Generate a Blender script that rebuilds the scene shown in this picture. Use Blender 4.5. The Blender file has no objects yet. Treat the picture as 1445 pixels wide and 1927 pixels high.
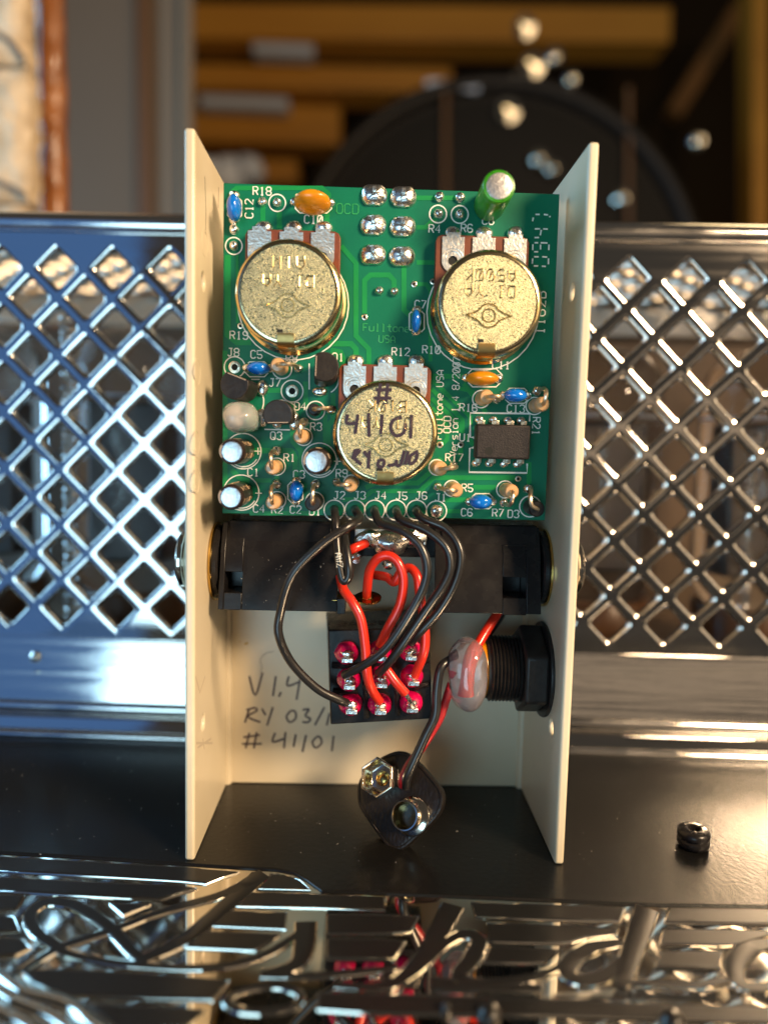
import bpy, bmesh, math, random
from mathutils import Vector, Matrix, noise
random.seed(7)
sc = bpy.context.scene
MM = 0.001
V = Vector
R = math.radians

# ------------------------------------------------------------------ camera (all lengths in mm, deck at z = 0)
PW, PH, FPX = 1445.0, 1927.0, 1346.6
CPOS = V((-2.67, 0.0, 66.92)); PITCH, YAW, ROLL = 0.0912932, 0.0240720, 0.0244032
fw = V((math.sin(YAW)*math.cos(PITCH), math.cos(YAW)*math.cos(PITCH), -math.sin(PITCH)))
r0 = V((math.cos(YAW), -math.sin(YAW), 0)); u0 = r0.cross(fw)
rt = r0*math.cos(ROLL) + u0*math.sin(ROLL); up = -r0*math.sin(ROLL) + u0*math.cos(ROLL)
cd = bpy.data.cameras.new('camera'); cam = bpy.data.objects.new('camera', cd); sc.collection.objects.link(cam)
cam.matrix_world = Matrix(((rt.x, up.x, -fw.x, CPOS.x*MM), (rt.y, up.y, -fw.y, CPOS.y*MM), (rt.z, up.z, -fw.z, CPOS.z*MM), (0, 0, 0, 1)))
cd.sensor_fit = 'VERTICAL'; cd.sensor_height = 36.0; cd.lens = 36.0*FPX/PH
cd.clip_start = 0.005; cd.clip_end = 20
cd.dof.use_dof = True; cd.dof.focus_distance = 0.1185; cd.dof.aperture_fstop = cd.lens/3.4
sc.camera = cam

# ------------------------------------------------------------------ world, lamps, exposure
w = bpy.data.worlds.new('World'); sc.world = w; w.use_nodes = True
bg = w.node_tree.nodes['Background']; bg.inputs[0].default_value = (1, .88, .74, 1); bg.inputs[1].default_value = 0.05
sc.view_settings.view_transform = 'Standard'; sc.view_settings.look = 'None'
sc.view_settings.exposure = 0; sc.view_settings.gamma = 1

def lamp(name, loc, target, sx, sy, power, col, spread=180):
    l = bpy.data.lights.new(name, 'AREA'); l.shape = 'RECTANGLE'; l.size = sx*MM; l.size_y = sy*MM
    l.energy = power; l.color = col; l.spread = R(spread)
    o = bpy.data.objects.new(name, l); sc.collection.objects.link(o)
    o.location = V(loc)*MM
    o.rotation_euler = (V(target)-V(loc)).to_track_quat('-Z', 'Y').to_euler()
    return o
lamp('warm_lamp', (310, -200, 280), (0, 130, 55), 110, 110, 4.8, (1, .72, .45))
lamp('blue_window', (-235, -600, -60), (-235, 160, -60), 335, 430, 2.3, (.50, .82, 1))
lamp('blue_side_fill', (-520, 215, 210), (-40, 130, 60), 320, 420, 3.6, (.34, .68, 1))  # added unseen fill, tints the box's left and back faces blue
lamp('blue_room_light', (-640, -640, 120), (-60, 160, 60), 480, 900, .50, (.06, .34, 1))
lamp('warm_room_light', (850, -300, 400), (60, 160, 60), 560, 760, 2.7, (1, .74, .46))
lamp('warm_skirt_fill', (300, -450, 90), (60, 160, 20), 420, 80, .035, (1, .74, .50))  # added fill panel for the chrome skirt to mirror
lamp('back_sheen_fill', (340, 330, 580), (60, 200, 0), 150, 150, .5, (1, .72, .38))  # added fill for the warm deck sheen and the background

# ------------------------------------------------------------------ geometry helpers
def ray(px, py): return fw + rt*((px-PW/2)/FPX) - up*((py-PH/2)/FPX)
def aty(px, py, Y): d = ray(px, py); return CPOS + d*((Y-CPOS.y)/d.y)
def atz(px, py, Z=0.): d = ray(px, py); return CPOS + d*((Z-CPOS.z)/d.z)
def atx(px, py, X): d = ray(px, py); return CPOS + d*((X-CPOS.x)/d.x)
def atp(px, py, p0, n): d = ray(px, py); return CPOS + d*((V(p0)-CPOS).dot(n)/d.dot(n))

class Fr:                                   # a local frame: origin, two axes in its plane, normal
    def __init__(s, o, u, v):
        s.o = V(o); s.u = V(u).normalized(); s.n = s.u.cross(V(v)).normalized(); s.v = s.n.cross(s.u)
    def __call__(s, a, b, h=0.): return s.o + s.u*a + s.v*b + s.n*h
def axis_frame(o, n, hint=(0, 0, 1)):
    n = V(n).normalized(); h = V(hint)
    if abs(n.dot(h)) > .95: h = V((1, 0, 0))
    u = h.cross(n).normalized(); return Fr(o, u, n.cross(u))

class MB:
    def __init__(s): s.v = []; s.f = []
    def add(s, vs, fs):
        k = len(s.v); s.v += [V(p) for p in vs]; s.f += [tuple(i+k for i in f) for f in fs]; return s
    def prism(s, fr, poly, h0, h1):
        n = len(poly); vs = [fr(a, b, h0) for a, b in poly] + [fr(a, b, h1) for a, b in poly]
        return s.add(vs, [tuple(range(n))[::-1], tuple(range(n, 2*n))] + [(i, (i+1) % n, n+(i+1) % n, n+i) for i in range(n)])
    def box(s, fr, a0, a1, b0, b1, h0, h1): return s.prism(fr, [(a0, b0), (a1, b0), (a1, b1), (a0, b1)], h0, h1)
    def lathe(s, fr, prof, n=32, caps=True, sx=1., sy=1.):     # prof: (radius, height)
        vs = []; fs = []
        for r_, h in prof:
            vs += [fr(r_*sx*math.cos(2*math.pi*i/n), r_*sy*math.sin(2*math.pi*i/n), h) for i in range(n)]
        for j in range(len(prof)-1):
            fs += [(j*n+i, j*n+(i+1) % n, (j+1)*n+(i+1) % n, (j+1)*n+i) for i in range(n)]
        if caps: fs += [tuple(range(n))[::-1], tuple(range((len(prof)-1)*n, len(prof)*n))]
        return s.add(vs, fs)
    def blob(s, fr, rx, ry, rh, n=16, m=9, wob=0., lo=-1., seed=0, pw=1.):  # ellipsoid (or its upper part when lo > -1)
        prof = []; vs = []; fs = []
        a0 = math.asin(lo)
        for j in range(m+1):
            t = a0 + (math.pi/2-a0)*j/m; c = max(math.cos(t), 1e-3)**pw; h = math.sin(t)
            for i in range(n):
                a = 2*math.pi*i/n; k = 1.
                if wob: k = 1 + wob*noise.noise(V((c*math.cos(a)*1.3+seed*7.1, c*math.sin(a)*1.3, h*1.3)))
                vs.append(fr(rx*c*math.cos(a)*k, ry*c*math.sin(a)*k, rh*h*k))
        for j in range(m): fs += [(j*n+i, j*n+(i+1) % n, (j+1)*n+(i+1) % n, (j+1)*n+i) for i in range(n)]
        fs += [tuple(range(n))[::-1], tuple(range(m*n, (m+1)*n))]
        return s.add(vs, fs)
    def tube(s, pts, r_, n=8, flat=None, closed=False):         # flat: (normal, factor) squashes the section
        pts = [V(p) for p in pts]; m = len(pts)
        if m < 2: return s
        rs = r_ if isinstance(r_, (list, tuple)) else [r_]*m
        tans = []
        for i in range(m):
            if closed: t = pts[(i+1) % m]-pts[i-1]
            else: t = pts[min(i+1, m-1)]-pts[max(i-1, 0)]
            tans.append(t.normalized() if t.length > 1e-9 else V((0, 0, 1)))
        t0 = tans[0]; a = V((0, 0, 1)) if abs(t0.z) < .9 else V((1, 0, 0))
        if flat: a = V(flat[0])
        u = (a - t0*a.dot(t0)).normalized(); vs = []
        for i in range(m):
            t = tans[i]
            if flat:
                a = V(flat[0]); u = (a-t*a.dot(t)); u = u.normalized() if u.length > 1e-6 else V((1, 0, 0))
            else:
                u = (u-t*u.dot(t)).normalized()
            b = t.cross(u); k = flat[1] if flat else 1.
            for j in range(n):
                q = 2*math.pi*j/n
                vs.append(pts[i] + u*(math.cos(q)*rs[i]*k) + b*(math.sin(q)*rs[i]))
        fs = []
        for i in range(m if closed else m-1):
            e = (i+1) % m
            fs += [(i*n+j, i*n+(j+1) % n, e*n+(j+1) % n, e*n+j) for j in range(n)]
        if not closed: fs += [tuple(range(n))[::-1], tuple(range((m-1)*n, m*n))]
        return s.add(vs, fs)
    def build(s, name, m, parent=None, bevel=0., seg=2, angle=38, kind=None, label=None, recalc=True):
        lo = V((min(p[i] for p in s.v) for i in range(3))); hi = V((max(p[i] for p in s.v) for i in range(3)))
        c = (lo+hi)/2; c.z = lo.z
        me = bpy.data.meshes.new(name)
        me.from_pydata([tuple((p-c)*MM) for p in s.v], [], s.f)
        if recalc:
            bm = bmesh.new(); bm.from_mesh(me); bmesh.ops.recalc_face_normals(bm, faces=bm.faces); bm.to_mesh(me); bm.free()
        me.shade_smooth(); me.set_sharp_from_angle(angle=R(angle))
        me.materials.append(m)
        o = bpy.data.objects.new(name, me); sc.collection.objects.link(o); o.location = c*MM
        if parent is not None:
            o.parent = parent; p = parent; T = V((0, 0, 0))
            while p is not None: T += p.location if p.parent is None else p.matrix_parent_inverse.to_translation()+p.location; p = p.parent
            o.matrix_parent_inverse = Matrix.Translation(-T)
        if bevel:
            b = o.modifiers.new('edge', 'BEVEL'); b.width = bevel*MM; b.segments = seg; b.limit_method = 'ANGLE'; b.angle_limit = R(35); b.harden_normals = False
        if kind: o['kind'] = kind
        if label: o['label'] = label
        return o

def smooth(pts, k=6, closed=False):         # Catmull-Rom through the points
    pts = [V(p) for p in pts]; n = len(pts); out = []
    rng = range(n if closed else n-1)
    for i in rng:
        g = (lambda j: pts[j % n]) if closed else (lambda j: pts[max(0, min(n-1, j))])
        p0, p1, p2, p3 = g(i-1), g(i), g(i+1), g(i+2)
        for q in range(k):
            t = q/k
            out.append(.5*((2*p1)+(p2-p0)*t+(2*p0-5*p1+4*p2-p3)*t*t+(3*p1-p0-3*p2+p3)*t**3))
    if not closed: out.append(pts[-1])
    return out

def thing(name, label, cat, loc, group=None):
    o = bpy.data.objects.new(name, None); sc.collection.objects.link(o); o.location = V(loc)*MM; o.empty_display_size = .004
    o['label'] = label; o['category'] = cat
    if group: o['group'] = group
    return o
def tag(o, label, cat, group=None):
    o['label'] = label; o['category'] = cat
    if group: o['group'] = group
    return o

# ------------------------------------------------------------------ materials
def mat(name, col, rough=.5, metal=0., col2=None, nscale=300., nfac=1., bump=0., bscale=None, coat=0., trans=0., ior=1.5,
        sss=0., stretch=None, emit=0., bdist=.0003, spec=.5, rvar=0., coat_rough=.05, detail=3., ramp=(.35, .65), alpha=1.):
    m = bpy.data.materials.new(name); m.use_nodes = True; nt = m.node_tree; b = nt.nodes['Principled BSDF']
    c4 = tuple(col)+(1,)
    b.inputs['Base Color'].default_value = c4; b.inputs['Roughness'].default_value = rough; b.inputs['Metallic'].default_value = metal
    b.inputs['IOR'].default_value = ior; b.inputs['Coat Weight'].default_value = coat; b.inputs['Coat Roughness'].default_value = coat_rough
    b.inputs['Transmission Weight'].default_value = trans; b.inputs['Specular IOR Level'].default_value = spec
    if sss:
        b.inputs['Subsurface Weight'].default_value = sss; b.inputs['Subsurface Radius'].default_value = (1, .6, .5); b.inputs['Subsurface Scale'].default_value = .0012
    if col2 is not None or bump or rvar:
        tc = nt.nodes.new('ShaderNodeTexCoord'); src = tc.outputs['Object']
        if stretch:
            mp = nt.nodes.new('ShaderNodeMapping'); mp.inputs['Scale'].default_value = stretch; nt.links.new(src, mp.inputs['Vector']); src = mp.outputs[0]
    if col2 is not None or rvar:
        n = nt.nodes.new('ShaderNodeTexNoise'); n.inputs['Scale'].default_value = nscale; n.inputs['Detail'].default_value = detail; nt.links.new(src, n.inputs['Vector'])
        rp = nt.nodes.new('ShaderNodeMapRange'); rp.inputs[1].default_value = ramp[0]; rp.inputs[2].default_value = ramp[1]; nt.links.new(n.outputs[0], rp.inputs[0])
        if col2 is not None:
            mx = nt.nodes.new('ShaderNodeMix'); mx.data_type = 'RGBA'; mx.inputs[6].default_value = c4; mx.inputs[7].default_value = tuple(col2)+(1,)
            nt.links.new(rp.outputs[0], mx.inputs[0]); nt.links.new(mx.outputs[2], b.inputs['Base Color'])
        if rvar:
            r2 = nt.nodes.new('ShaderNodeMapRange'); r2.inputs[3].default_value = max(0, rough-rvar); r2.inputs[4].default_value = rough+rvar
            nt.links.new(rp.outputs[0], r2.inputs[0]); nt.links.new(r2.outputs[0], b.inputs['Roughness'])
    if bump:
        n2 = nt.nodes.new('ShaderNodeTexNoise'); n2.inputs['Scale'].default_value = bscale or nscale; n2.inputs['Detail'].default_value = 4; nt.links.new(src, n2.inputs['Vector'])
        bp = nt.nodes.new('ShaderNodeBump'); bp.inputs['Strength'].default_value = bump; bp.inputs['Distance'].default_value = bdist
        nt.links.new(n2.outputs[0], bp.inputs['Height']); nt.links.new(bp.outputs[0], b.inputs['Normal'])
    return m
M = {}
M['cream'] = mat('cream_paint', (.66, .58, .43), .40, col2=(.62, .54, .385), nscale=60, bump=.06, bscale=900, coat=.25, coat_rough=.2)
M['creamedge'] = M['cream']
M['mask'] = mat('green_solder_mask', (.001, .135, .074), .42, col2=(.001, .160, .080), nscale=90, bump=.05, bscale=900, spec=.28)
M['trace'] = mat('green_masked_copper', (.006, .255, .062), .42, col2=(.004, .21, .06), nscale=200, spec=.3)
M['ctext'] = mat('etched_copper_text', (.03, .33, .10), .3, coat=.4)
M['silk'] = mat('white_silkscreen', (.80, .80, .72), .6)
M['goldpad'] = mat('tinned_pad', (.80, .74, .60), .3, 1., col2=(.6, .53, .4), nscale=2500, bump=.3)
M['solder'] = mat('solder', (.92, .90, .86), .27, 1., col2=(.74, .72, .68), nscale=900, bump=.35, bscale=1500, rvar=.08)
M['hole'] = mat('dark_hole', (.008, .008, .006), .8)
M['zinc'] = mat('yellow_zinc', (.80, .62, .30), .17, 1., col2=(.70, .60, .38), nscale=150, bump=.05, bscale=2500)
M['zincface'] = mat('speckled_yellow_zinc', (.22, .215, .125), .33, 1., col2=(.58, .52, .31), nscale=5600, bump=.55, bscale=5200, detail=1, ramp=(.36, .66), rvar=.1)
M['emboss'] = mat('embossed_zinc', (.74, .58, .28), .26, 1.)
M['tab'] = mat('bronze_tab', (.42, .27, .10), .34, 1., bump=.1, bscale=1500)
M['phenolic'] = mat('red_brown_phenolic', (.135, .030, .011), .45, col2=(.17, .042, .014), nscale=800, bump=.1)
M['lug'] = mat('silvered_lug', (.80, .79, .76), .36, 1., col2=(.66, .64, .60), nscale=1800, bump=.25, bscale=2500)
M['capblue'] = mat('blue_epoxy', (.003, .15, .62), .14, coat=.8, col2=(.004, .18, .70), nscale=500, bump=.05)
M['caporange'] = mat('orange_epoxy', (.74, .28, .004), .3, coat=.4, col2=(.64, .22, .004), nscale=500, bump=.12, bscale=900)
M['green'] = mat('green_sleeve', (.035, .27, .006), .28, coat=.1, col2=(.025, .20, .006), nscale=350)
M['sleeve'] = mat('black_sleeve', (.022, .013, .010), .3, coat=.25, spec=.3)
M['stripe'] = mat('pale_sleeve_stripe', (.50, .40, .32), .35, coat=.4)
M['printing'] = mat('gold_sleeve_print', (.42, .30, .18), .5)
M['alu'] = mat('aluminium_can_top', (.74, .74, .76), .30, 1., col2=(.60, .60, .63), nscale=2600, bump=.22, bscale=3000)
M['res'] = mat('tan_resistor_body', (.62, .37, .17), .32, col2=(.56, .33, .15), nscale=500, coat=.4)
M['wirelead'] = mat('tinned_lead', (.86, .68, .48), .36, 1., bump=.05)
M['blackplastic'] = mat('black_moulding', (.014, .011, .010), .42, col2=(.022, .018, .016), nscale=700, bump=.2, bscale=1600, spec=.3)
M['chip'] = mat('chip_moulding', (.016, .012, .011), .5, col2=(.028, .022, .020), nscale=2400, bump=.35, bscale=4000, spec=.3)
M['jack'] = mat('glossy_black_plastic', (.010, .009, .010), .27, col2=(.013, .012, .012), nscale=300, bump=.05, bscale=900, rvar=.03, spec=.28)
M['glue'] = mat('milky_glue', (.98, .88, .93), .07, trans=.88, ior=1.3, bump=.15, bscale=300, coat=1.)
M['clearblob'] = mat('clear_resin', (.98, .98, .95), .14, trans=.72, ior=1.28, coat=.5, bump=.15, bscale=500)
M['crimson'] = mat('crimson_varnish', (.60, .003, .085), .15, coat=.7, col2=(.46, .002, .06), nscale=500)
M['wblack'] = mat('black_wire_insulation', (.016, .015, .015), .30, bump=.1, bscale=700, coat=.15)
M['wred'] = mat('red_wire_insulation', (.62, .025, .010), .30, coat=.3, bump=.06, bscale=700)
M['wredd'] = mat('dark_red_wire_insulation', (.36, .012, .018), .35, coat=.3)
M['gold'] = mat('brass_gold', (.62, .40, .12), .2, 1., bump=.15, bscale=900)
M['bore'] = mat('dull_olive_bore', (.30, .26, .16), .22, 1.)
M['nickel'] = mat('nickel', (.78, .72, .62), .14, 1., bump=.04)
M['leather'] = mat('grained_black_vinyl', (.012, .010, .009), .34, bump=.0, spec=.4)
M['ink'] = mat('purple_black_ink', (.028, .010, .022), .5)
M['inkfaint'] = mat('faded_marker_ink', (.045, .026, .036), .5)
M['inkghost'] = mat('ghost_of_ink', (.48, .41, .31), .5)
M['deck'] = mat('satin_black_enamel', (.006, .006, .006), .27, bump=.14, bscale=1000, spec=.38)
M['plate'] = mat('polished_dark_chrome', (.78, .74, .67), .05, 1., bump=.02, bscale=160)
M['letter'] = mat('black_enamel_letters', (.010, .009, .008), .30, bump=.05, bscale=420, spec=.4)
M['chrome'] = mat('chrome', (.80, .77, .73), .13, 1., bump=.02, bscale=300, rvar=.04, nscale=120)
M['brushed'] = mat('worn_chrome_band', (.70, .67, .63), .07, 1., bump=.05, bscale=260, stretch=(.05, 1, 2.2), rvar=.03, nscale=160)
M['skirt'] = mat('worn_chrome_skirt', (.70, .67, .63), .12, 1., bump=.22, bscale=330, stretch=(.06, 1, 2.6), rvar=.05, nscale=200)
M['bright'] = mat('bright_plating', (.95, .88, .74), .04, 1.)
M['nickelmatte'] = mat('satin_nickel', (.78, .70, .58), .45, .6)
M['inner'] = mat('cage_interior', (.19, .12, .075), .5, col2=(.12, .08, .05), nscale=14)
M['glass'] = mat('tube_glass', (.95, .95, .93), .03, trans=1., ior=1.3)
M['tubemetal'] = mat('tube_plate_metal', (.12, .11, .11), .45, .8)
M['spring'] = mat('spring_steel', (.78, .76, .73), .2, 1.)
M['bakelite'] = mat('brown_tube_base', (.10, .045, .018), .35)
M['stone'] = mat('cream_painted_stone', (.50, .37, .23), .75, col2=(.74, .59, .41), nscale=120, bump=1., bscale=170, bdist=.004)
M['joint'] = mat('dark_mortar', (.10, .09, .085), .8)
M['clay'] = mat('brown_glazed_wood', (.32, .115, .030), .25, col2=(.18, .055, .014), nscale=70, coat=.5, bump=.8, bscale=90, bdist=.003)
M['wallgrey'] = mat('grey_brown_wall', (.16, .125, .088), .7, col2=(.145, .112, .08), nscale=4)
M['trim'] = mat('brown_trim', (.13, .060, .022), .5)
M['tan'] = mat('tan_casing', (.20, .15, .10), .6)
M['wood'] = mat('orange_pine', (.62, .29, .035), .5, col2=(.48, .21, .025), nscale=9, stretch=(.2, 1, 1))
M['dark'] = mat('dark_recess', (.030, .019, .009), .9, spec=.1)
M['drumskin'] = mat('black_drumhead', (.006, .005, .004), .6, spec=.2)
M['darkwood'] = mat('dark_brown_wood', (.20, .085, .016), .6)
M['shell'] = mat('black_drum_shell', (.009, .007, .006), .5, spec=.3)
M['fog'] = mat('pale_item_and_highlight', (.55, .60, .70), .4)  # on the rack this pale colour is painted highlight

# ------------------------------------------------------------------ stroke lettering
G = {'0': '103041453616050110 1135', '1': '152620 1030', '2': '05163645440040', '3': '0516364544334241301001', '4': '30360242', '5': '460603334241301001',
     '6': '4536160501103041423303', '7': '064610', '8': '13334445361605041302011030414233', '9': '0110304145361605041343',
     'A': '0004264440 0242', 'B': '00063645443303 3342413000', 'C': '4536160501103041', 'D': '00063645413000', 'F': '000646 0333', 'H': '0006 4046 0343', 'I': '1636 2620 1030',
     'J': '1646 3631201001', 'K': '0006 4602 1340', 'L': '060040', 'M': '0006214640', 'O': '103041453616050110', 'P': '00063645443303', 'Q': '103041453616050110 2240',
     'R': '00063645443303 2340', 'S': '4536160504133342413010 01', 'U': '060110304146', 'V': '062046', 'W': '0610243046', 'X': '0046 0640', 'Y': '062346 2320', 'Z': '06460040',
     'e': '0242433414030110 3040'.replace(' 3040', '30'), 'l': '162620 1030', 'n': '0004 0314344340', 'o': '103041433414030110', 'r': '0004 031434', 's': '4414031232413000',
     't': '26213040 0444', 'u': '04011030 4440'.replace(' 4440', '41 4440'), 'i': '142420 1030 2526', '/': '0046', '.': '2021', '+': '2125 0343', '#': '1016 3036 0242 0444', ' ': ''}
def glyph_lines(txt, adv=5.5):
    out = []
    for i, ch in enumerate(txt):
        for s in G[ch].split():
            out.append([(float(s[k])+i*adv, float(s[k+1])) for k in range(0, len(s)-1, 2)])
    return out, len(txt)*adv-1.5
def stext(mb, fr, txt, ca, cb, hgt, rot=0., h=0., r_=.12, adv=5.5, wid=.92, n=6, flat=.35):
    ls, wd = glyph_lines(txt, adv); k = hgt/6.; c, s_ = math.cos(R(rot)), math.sin(R(rot))
    for l in ls:
        pts = []
        for x, y in l:
            a = (x-wd/2)*k*wid; b = (y-3)*k
            pts.append(fr(ca+a*c-b*s_, cb+a*s_+b*c, h))
        if len(pts) > 1: mb.tube(pts, r_, n, flat=(fr.n, flat))
    return mb

# ================================================================== the setting: amplifier top the box stands on
AM = R(-2.6); CA, SA = math.cos(AM), math.sin(AM)
def Gp(x, y, z): return V((x*CA-(y-160)*SA, 160+x*SA+(y-160)*CA, z))     # amplifier axes -> world
class AFr:                                                                # frames in amplifier axes
    def __init__(s, o, u, v): s.f = Fr(o, u, v); s.n = V((s.f.n.x*CA-s.f.n.y*SA, s.f.n.x*SA+s.f.n.y*CA, s.f.n.z))
    def __call__(s, a, b, h=0.): p = s.f(a, b, h); return Gp(p.x, p.y, p.z)
FD = Fr((0, 0, 0), (1, 0, 0), (0, 1, 0))                                  # deck frame
amp = thing('amplifier', 'black enamelled amplifier top with chrome diamond-mesh tube cage and raised script nameplate', 'amplifier', (0, 150, 0))
Xa, Xb = -190., 190.
def dpx(pts, sx, ox, oy, z=0.):
    out = []
    for x, y in pts:
        p = atz(ox+x/sx, oy+y/sx, z); out.append((p.x, p.y))
    return out
L5 = lambda pts: dpx(pts, 2.007, 0, 1400)
L6 = lambda pts: dpx(pts, 1.993, 720, 1400)
edge = L5([(-40, 405), (0, 408), (360, 428), (700, 452), (900, 465), (1040, 472), (1110, 486), (1160, 515), (1215, 556), (1300, 558), (1445, 562)]) + L6([(200, 566), (600, 583), (940, 600), (1240, 606), (1445, 610), (1500, 612)])
deckpoly = [(-190, edge[0][1]+14)] + edge + [(190, edge[-1][1]-8), (190, 240), (-190, 240)]
MB().prism(FD, deckpoly, -6, 0).build('deck', M['deck'], amp, bevel=.35, seg=3)
plate = MB().box(FD, -120, 120, 62, 118, -3.5, -.34).build('nameplate', M['plate'], amp)
zk = [0.]
def cell(poly, name='panel', m='letter'):
    zk[0] -= .004
    P = [V((a, b, 0)) for a, b in poly]; n = len(P); big = []
    ar = sum(P[i].x*P[(i+1) % n].y-P[(i+1) % n].x*P[i].y for i in range(n)); sg = 1 if ar > 0 else -1
    for i in range(n):
        d0 = (P[i]-P[i-1]).normalized(); d1 = (P[(i+1) % n]-P[i]).normalized()
        n0, n1 = V((d0.y, -d0.x, 0))*sg, V((d1.y, -d1.x, 0))*sg; b_ = n0+n1
        k_ = .15/max(.35, b_.length_squared/2) if b_.length > .05 else 0; p = P[i]+b_*k_; big.append((p.x, p.y))
    MB().tube([V((a, b, -.25)) for a, b in big], .15, 8, closed=True).build('rim', M['plate'], plate)
    return MB().prism(FD, poly, -.7, -.03+zk[0]).build(name, M[m], plate, bevel=.10, seg=2)
def ribbon(path, widths, conv, closed=False, k=6):
    P = conv(path); sx = 2.0*PW/(PW*1.0)
    P3 = smooth([V((a, b, 0)) for a, b in P], k, closed); n = len(P3)
    W = []
    ws = widths if isinstance(widths, (list, tuple)) else [widths]*len(path)
    for i in range(n):
        t = i/k; j = int(t); f = t-j
        if closed: W.append(ws[j % len(ws)]*(1-f)+ws[(j+1) % len(ws)]*f)
        else: W.append(ws[min(j, len(ws)-1)]*(1-f)+ws[min(j+1, len(ws)-1)]*f)
    Lft, Rgt = [], []
    for i in range(n):
        a = P3[(i-1) % n] if closed or i > 0 else P3[i]; b = P3[(i+1) % n] if closed or i < n-1 else P3[i]
        t = (b-a); t = t.normalized() if t.length else V((1, 0, 0)); q = V((-t.y, t.x, 0))*(W[i]*.5)
        Lft.append(P3[i]+q); Rgt.append(P3[i]-q)
    return Lft, Rgt
def strip(path, widths, conv, name='letter', closed=False, top=None):
    zk[0] -= .004
    ws = widths if isinstance(widths, (list, tuple)) else [widths]*len(path)
    Lf, Rg = ribbon(path, widths, conv, closed); n = len(Lf); zt = (-.03+zk[0]*.5) if top is None else top
    for E_ in (Lf, Rg):
        pts_ = [V((p.x, p.y, -.25)) for p in E_]
        MB().tube(pts_, .15, 8, closed=closed).build('rim', M['plate'], plate)
    vs = []; fs = []
    for i in range(n):                     # rounded section: edge, shoulder, crown, shoulder, edge
        a, b = Lf[i], Rg[i]
        for t, z in ((0, -.7), (.0, zt-.12), (.02, zt-.04), (.06, zt), (.94, zt), (.98, zt-.04), (1., zt-.12), (1., -.7)):
            p = a.lerp(b, t); vs.append(V((p.x, p.y, z)))
    for i in range(n if closed else n-1):
        e = (i+1) % n
        fs += [(i*8+j, i*8+j+1, e*8+j+1, e*8+j) for j in range(7)]
    if not closed: fs += [tuple(range(8)), tuple(range((n-1)*8, n*8))[::-1]]
    return MB().add(vs, fs).build(name, M['letter' if top is None else 'plate'], plate, angle=24)
# panels between the script letters
for c in ([(-60, 425), (0, 425), (360, 446), (700, 465), (895, 480), (780, 522), (690, 512), (360, 492), (-60, 470)],
          [(-60, 500), (0, 503), (360, 522), (680, 534), (735, 542), (600, 582), (300, 566), (-60, 545)],
          [(-60, 566), (90, 570), (60, 620), (-60, 625)], [(-60, 645), (50, 650), (70, 700), (-60, 705)], [(-60, 730), (80, 735), (110, 765), (60, 790), (-60, 795)],
          [(985, 540), (1025, 492), (1080, 494), (1130, 512), (1165, 545)],
          [(900, 606), (955, 558), (1215, 566), (1450, 574), (1450, 622), (1215, 612)],
          [(805, 680), (862, 630), (1080, 636), (1075, 692)], [(712, 760), (768, 706), (1048, 718), (965, 772)],
          [(80, 852), (250, 850), (560, 866), (860, 892), (800, 958), (560, 955), (270, 940), (140, 900)],
          [(330, 980), (560, 988), (765, 1003), (690, 1062), (450, 1062)],
          [(420, 600), (560, 604), (470, 640)]):
    cell(L5(c))
for c in ([(-205, 645-8), (0, 640), (130, 645), (100, 700), (0, 705), (-205, 705)], [(-205, 728), (-10, 730), (80, 738), (40, 800), (-205, 796)],
          [(335, 592), (905, 612), (885, 660), (350, 643)], [(392, 668), (880, 690), (872, 705), (760, 722), (690, 742), (400, 735)],
          [(405, 757), (660, 768), (600, 816), (382, 812)],
          [(1078, 612), (1500, 618), (1500, 668), (1058, 664)], [(1052, 690), (1500, 698), (1400, 728), (1310, 750), (1040, 746)],
          [(1042, 772), (1272, 774), (1262, 836), (1024, 832)],
          [(-240, 932), (0, 936), (300, 945), (600, 953), (1000, 968), (1500, 985), (1500, 1034), (1000, 1022), (600, 1010), (0, 1002), (-240, 985)],
          [(0, 850), (140, 855), (120, 900), (0, 900)], [(180, 872), (600, 900), (590, 925), (180, 915)]):
    cell(L6(c))
u = 1/27.                                   # crop pixels -> mm at the plate
strip([(1000, 488), (850, 560), (690, 606), (560, 645), (440, 692), (225, 765), (60, 868)], [3.1, 1.5, 1.3, 1.2, 1.2, 1.3, .9], L5)
strip([(225, 765), (140, 705), (115, 640), (170, 596), (260, 598), (350, 640), (430, 700), (490, 765), (540, 815)], [1.4, 1.6, 1.7, 1.5, 1.6, 1.7, 1.6, 1.5, 1.2], L5)
strip([(985, 490), (850, 610), (700, 730), (520, 815)], [3.0, 2.6, 2.3, 1.6], L5)
strip([(225, 775), (400, 815), (650, 838), (850, 832), (1000, 790), (1110, 725), (1165, 670)], [.9, 1.0, 1.0, 1.0, 1.1, 1.2, .9], L5)
strip([(1156, 668), (1150, 760), (1115, 830), (985, 862)], [3.0, 2.8, 2.0, .5], L5)
strip([(985, 870), (1200, 868), (1450, 845), (1500, 835)], [.7, .9, .9, .9], L5)
strip([(262, 600), (215, 690), (150, 800), (60, 880), (-40, 905), (-180, 900)], [3.2, 2.8, 2.6, 1.8, 1.1, .9], L6)
strip([(150, 830), (240, 740), (310, 708), (360, 730), (335, 800), (285, 868), (380, 892), (560, 872), (660, 830), (720, 780)], [1., 1.4, 1.7, 2.1, 2.4, 1.9, 1.4, 1.1, 1.1, 1.0], L6)
strip([(990, 612), (955, 720), (915, 830), (890, 905)], [3.1, 2.9, 2.6, 1.6], L6)
strip([(900, 738), (790, 756), (715, 800), (690, 850), (740, 880), (830, 862), (910, 800)], [1.2, 2.0, 2.4, 2.3, 1.8, 1.8, 1.5], L6)
strip([(890, 890), (1000, 888), (1180, 895), (1290, 880)], [.9, 1., 1., .9], L6)
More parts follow.
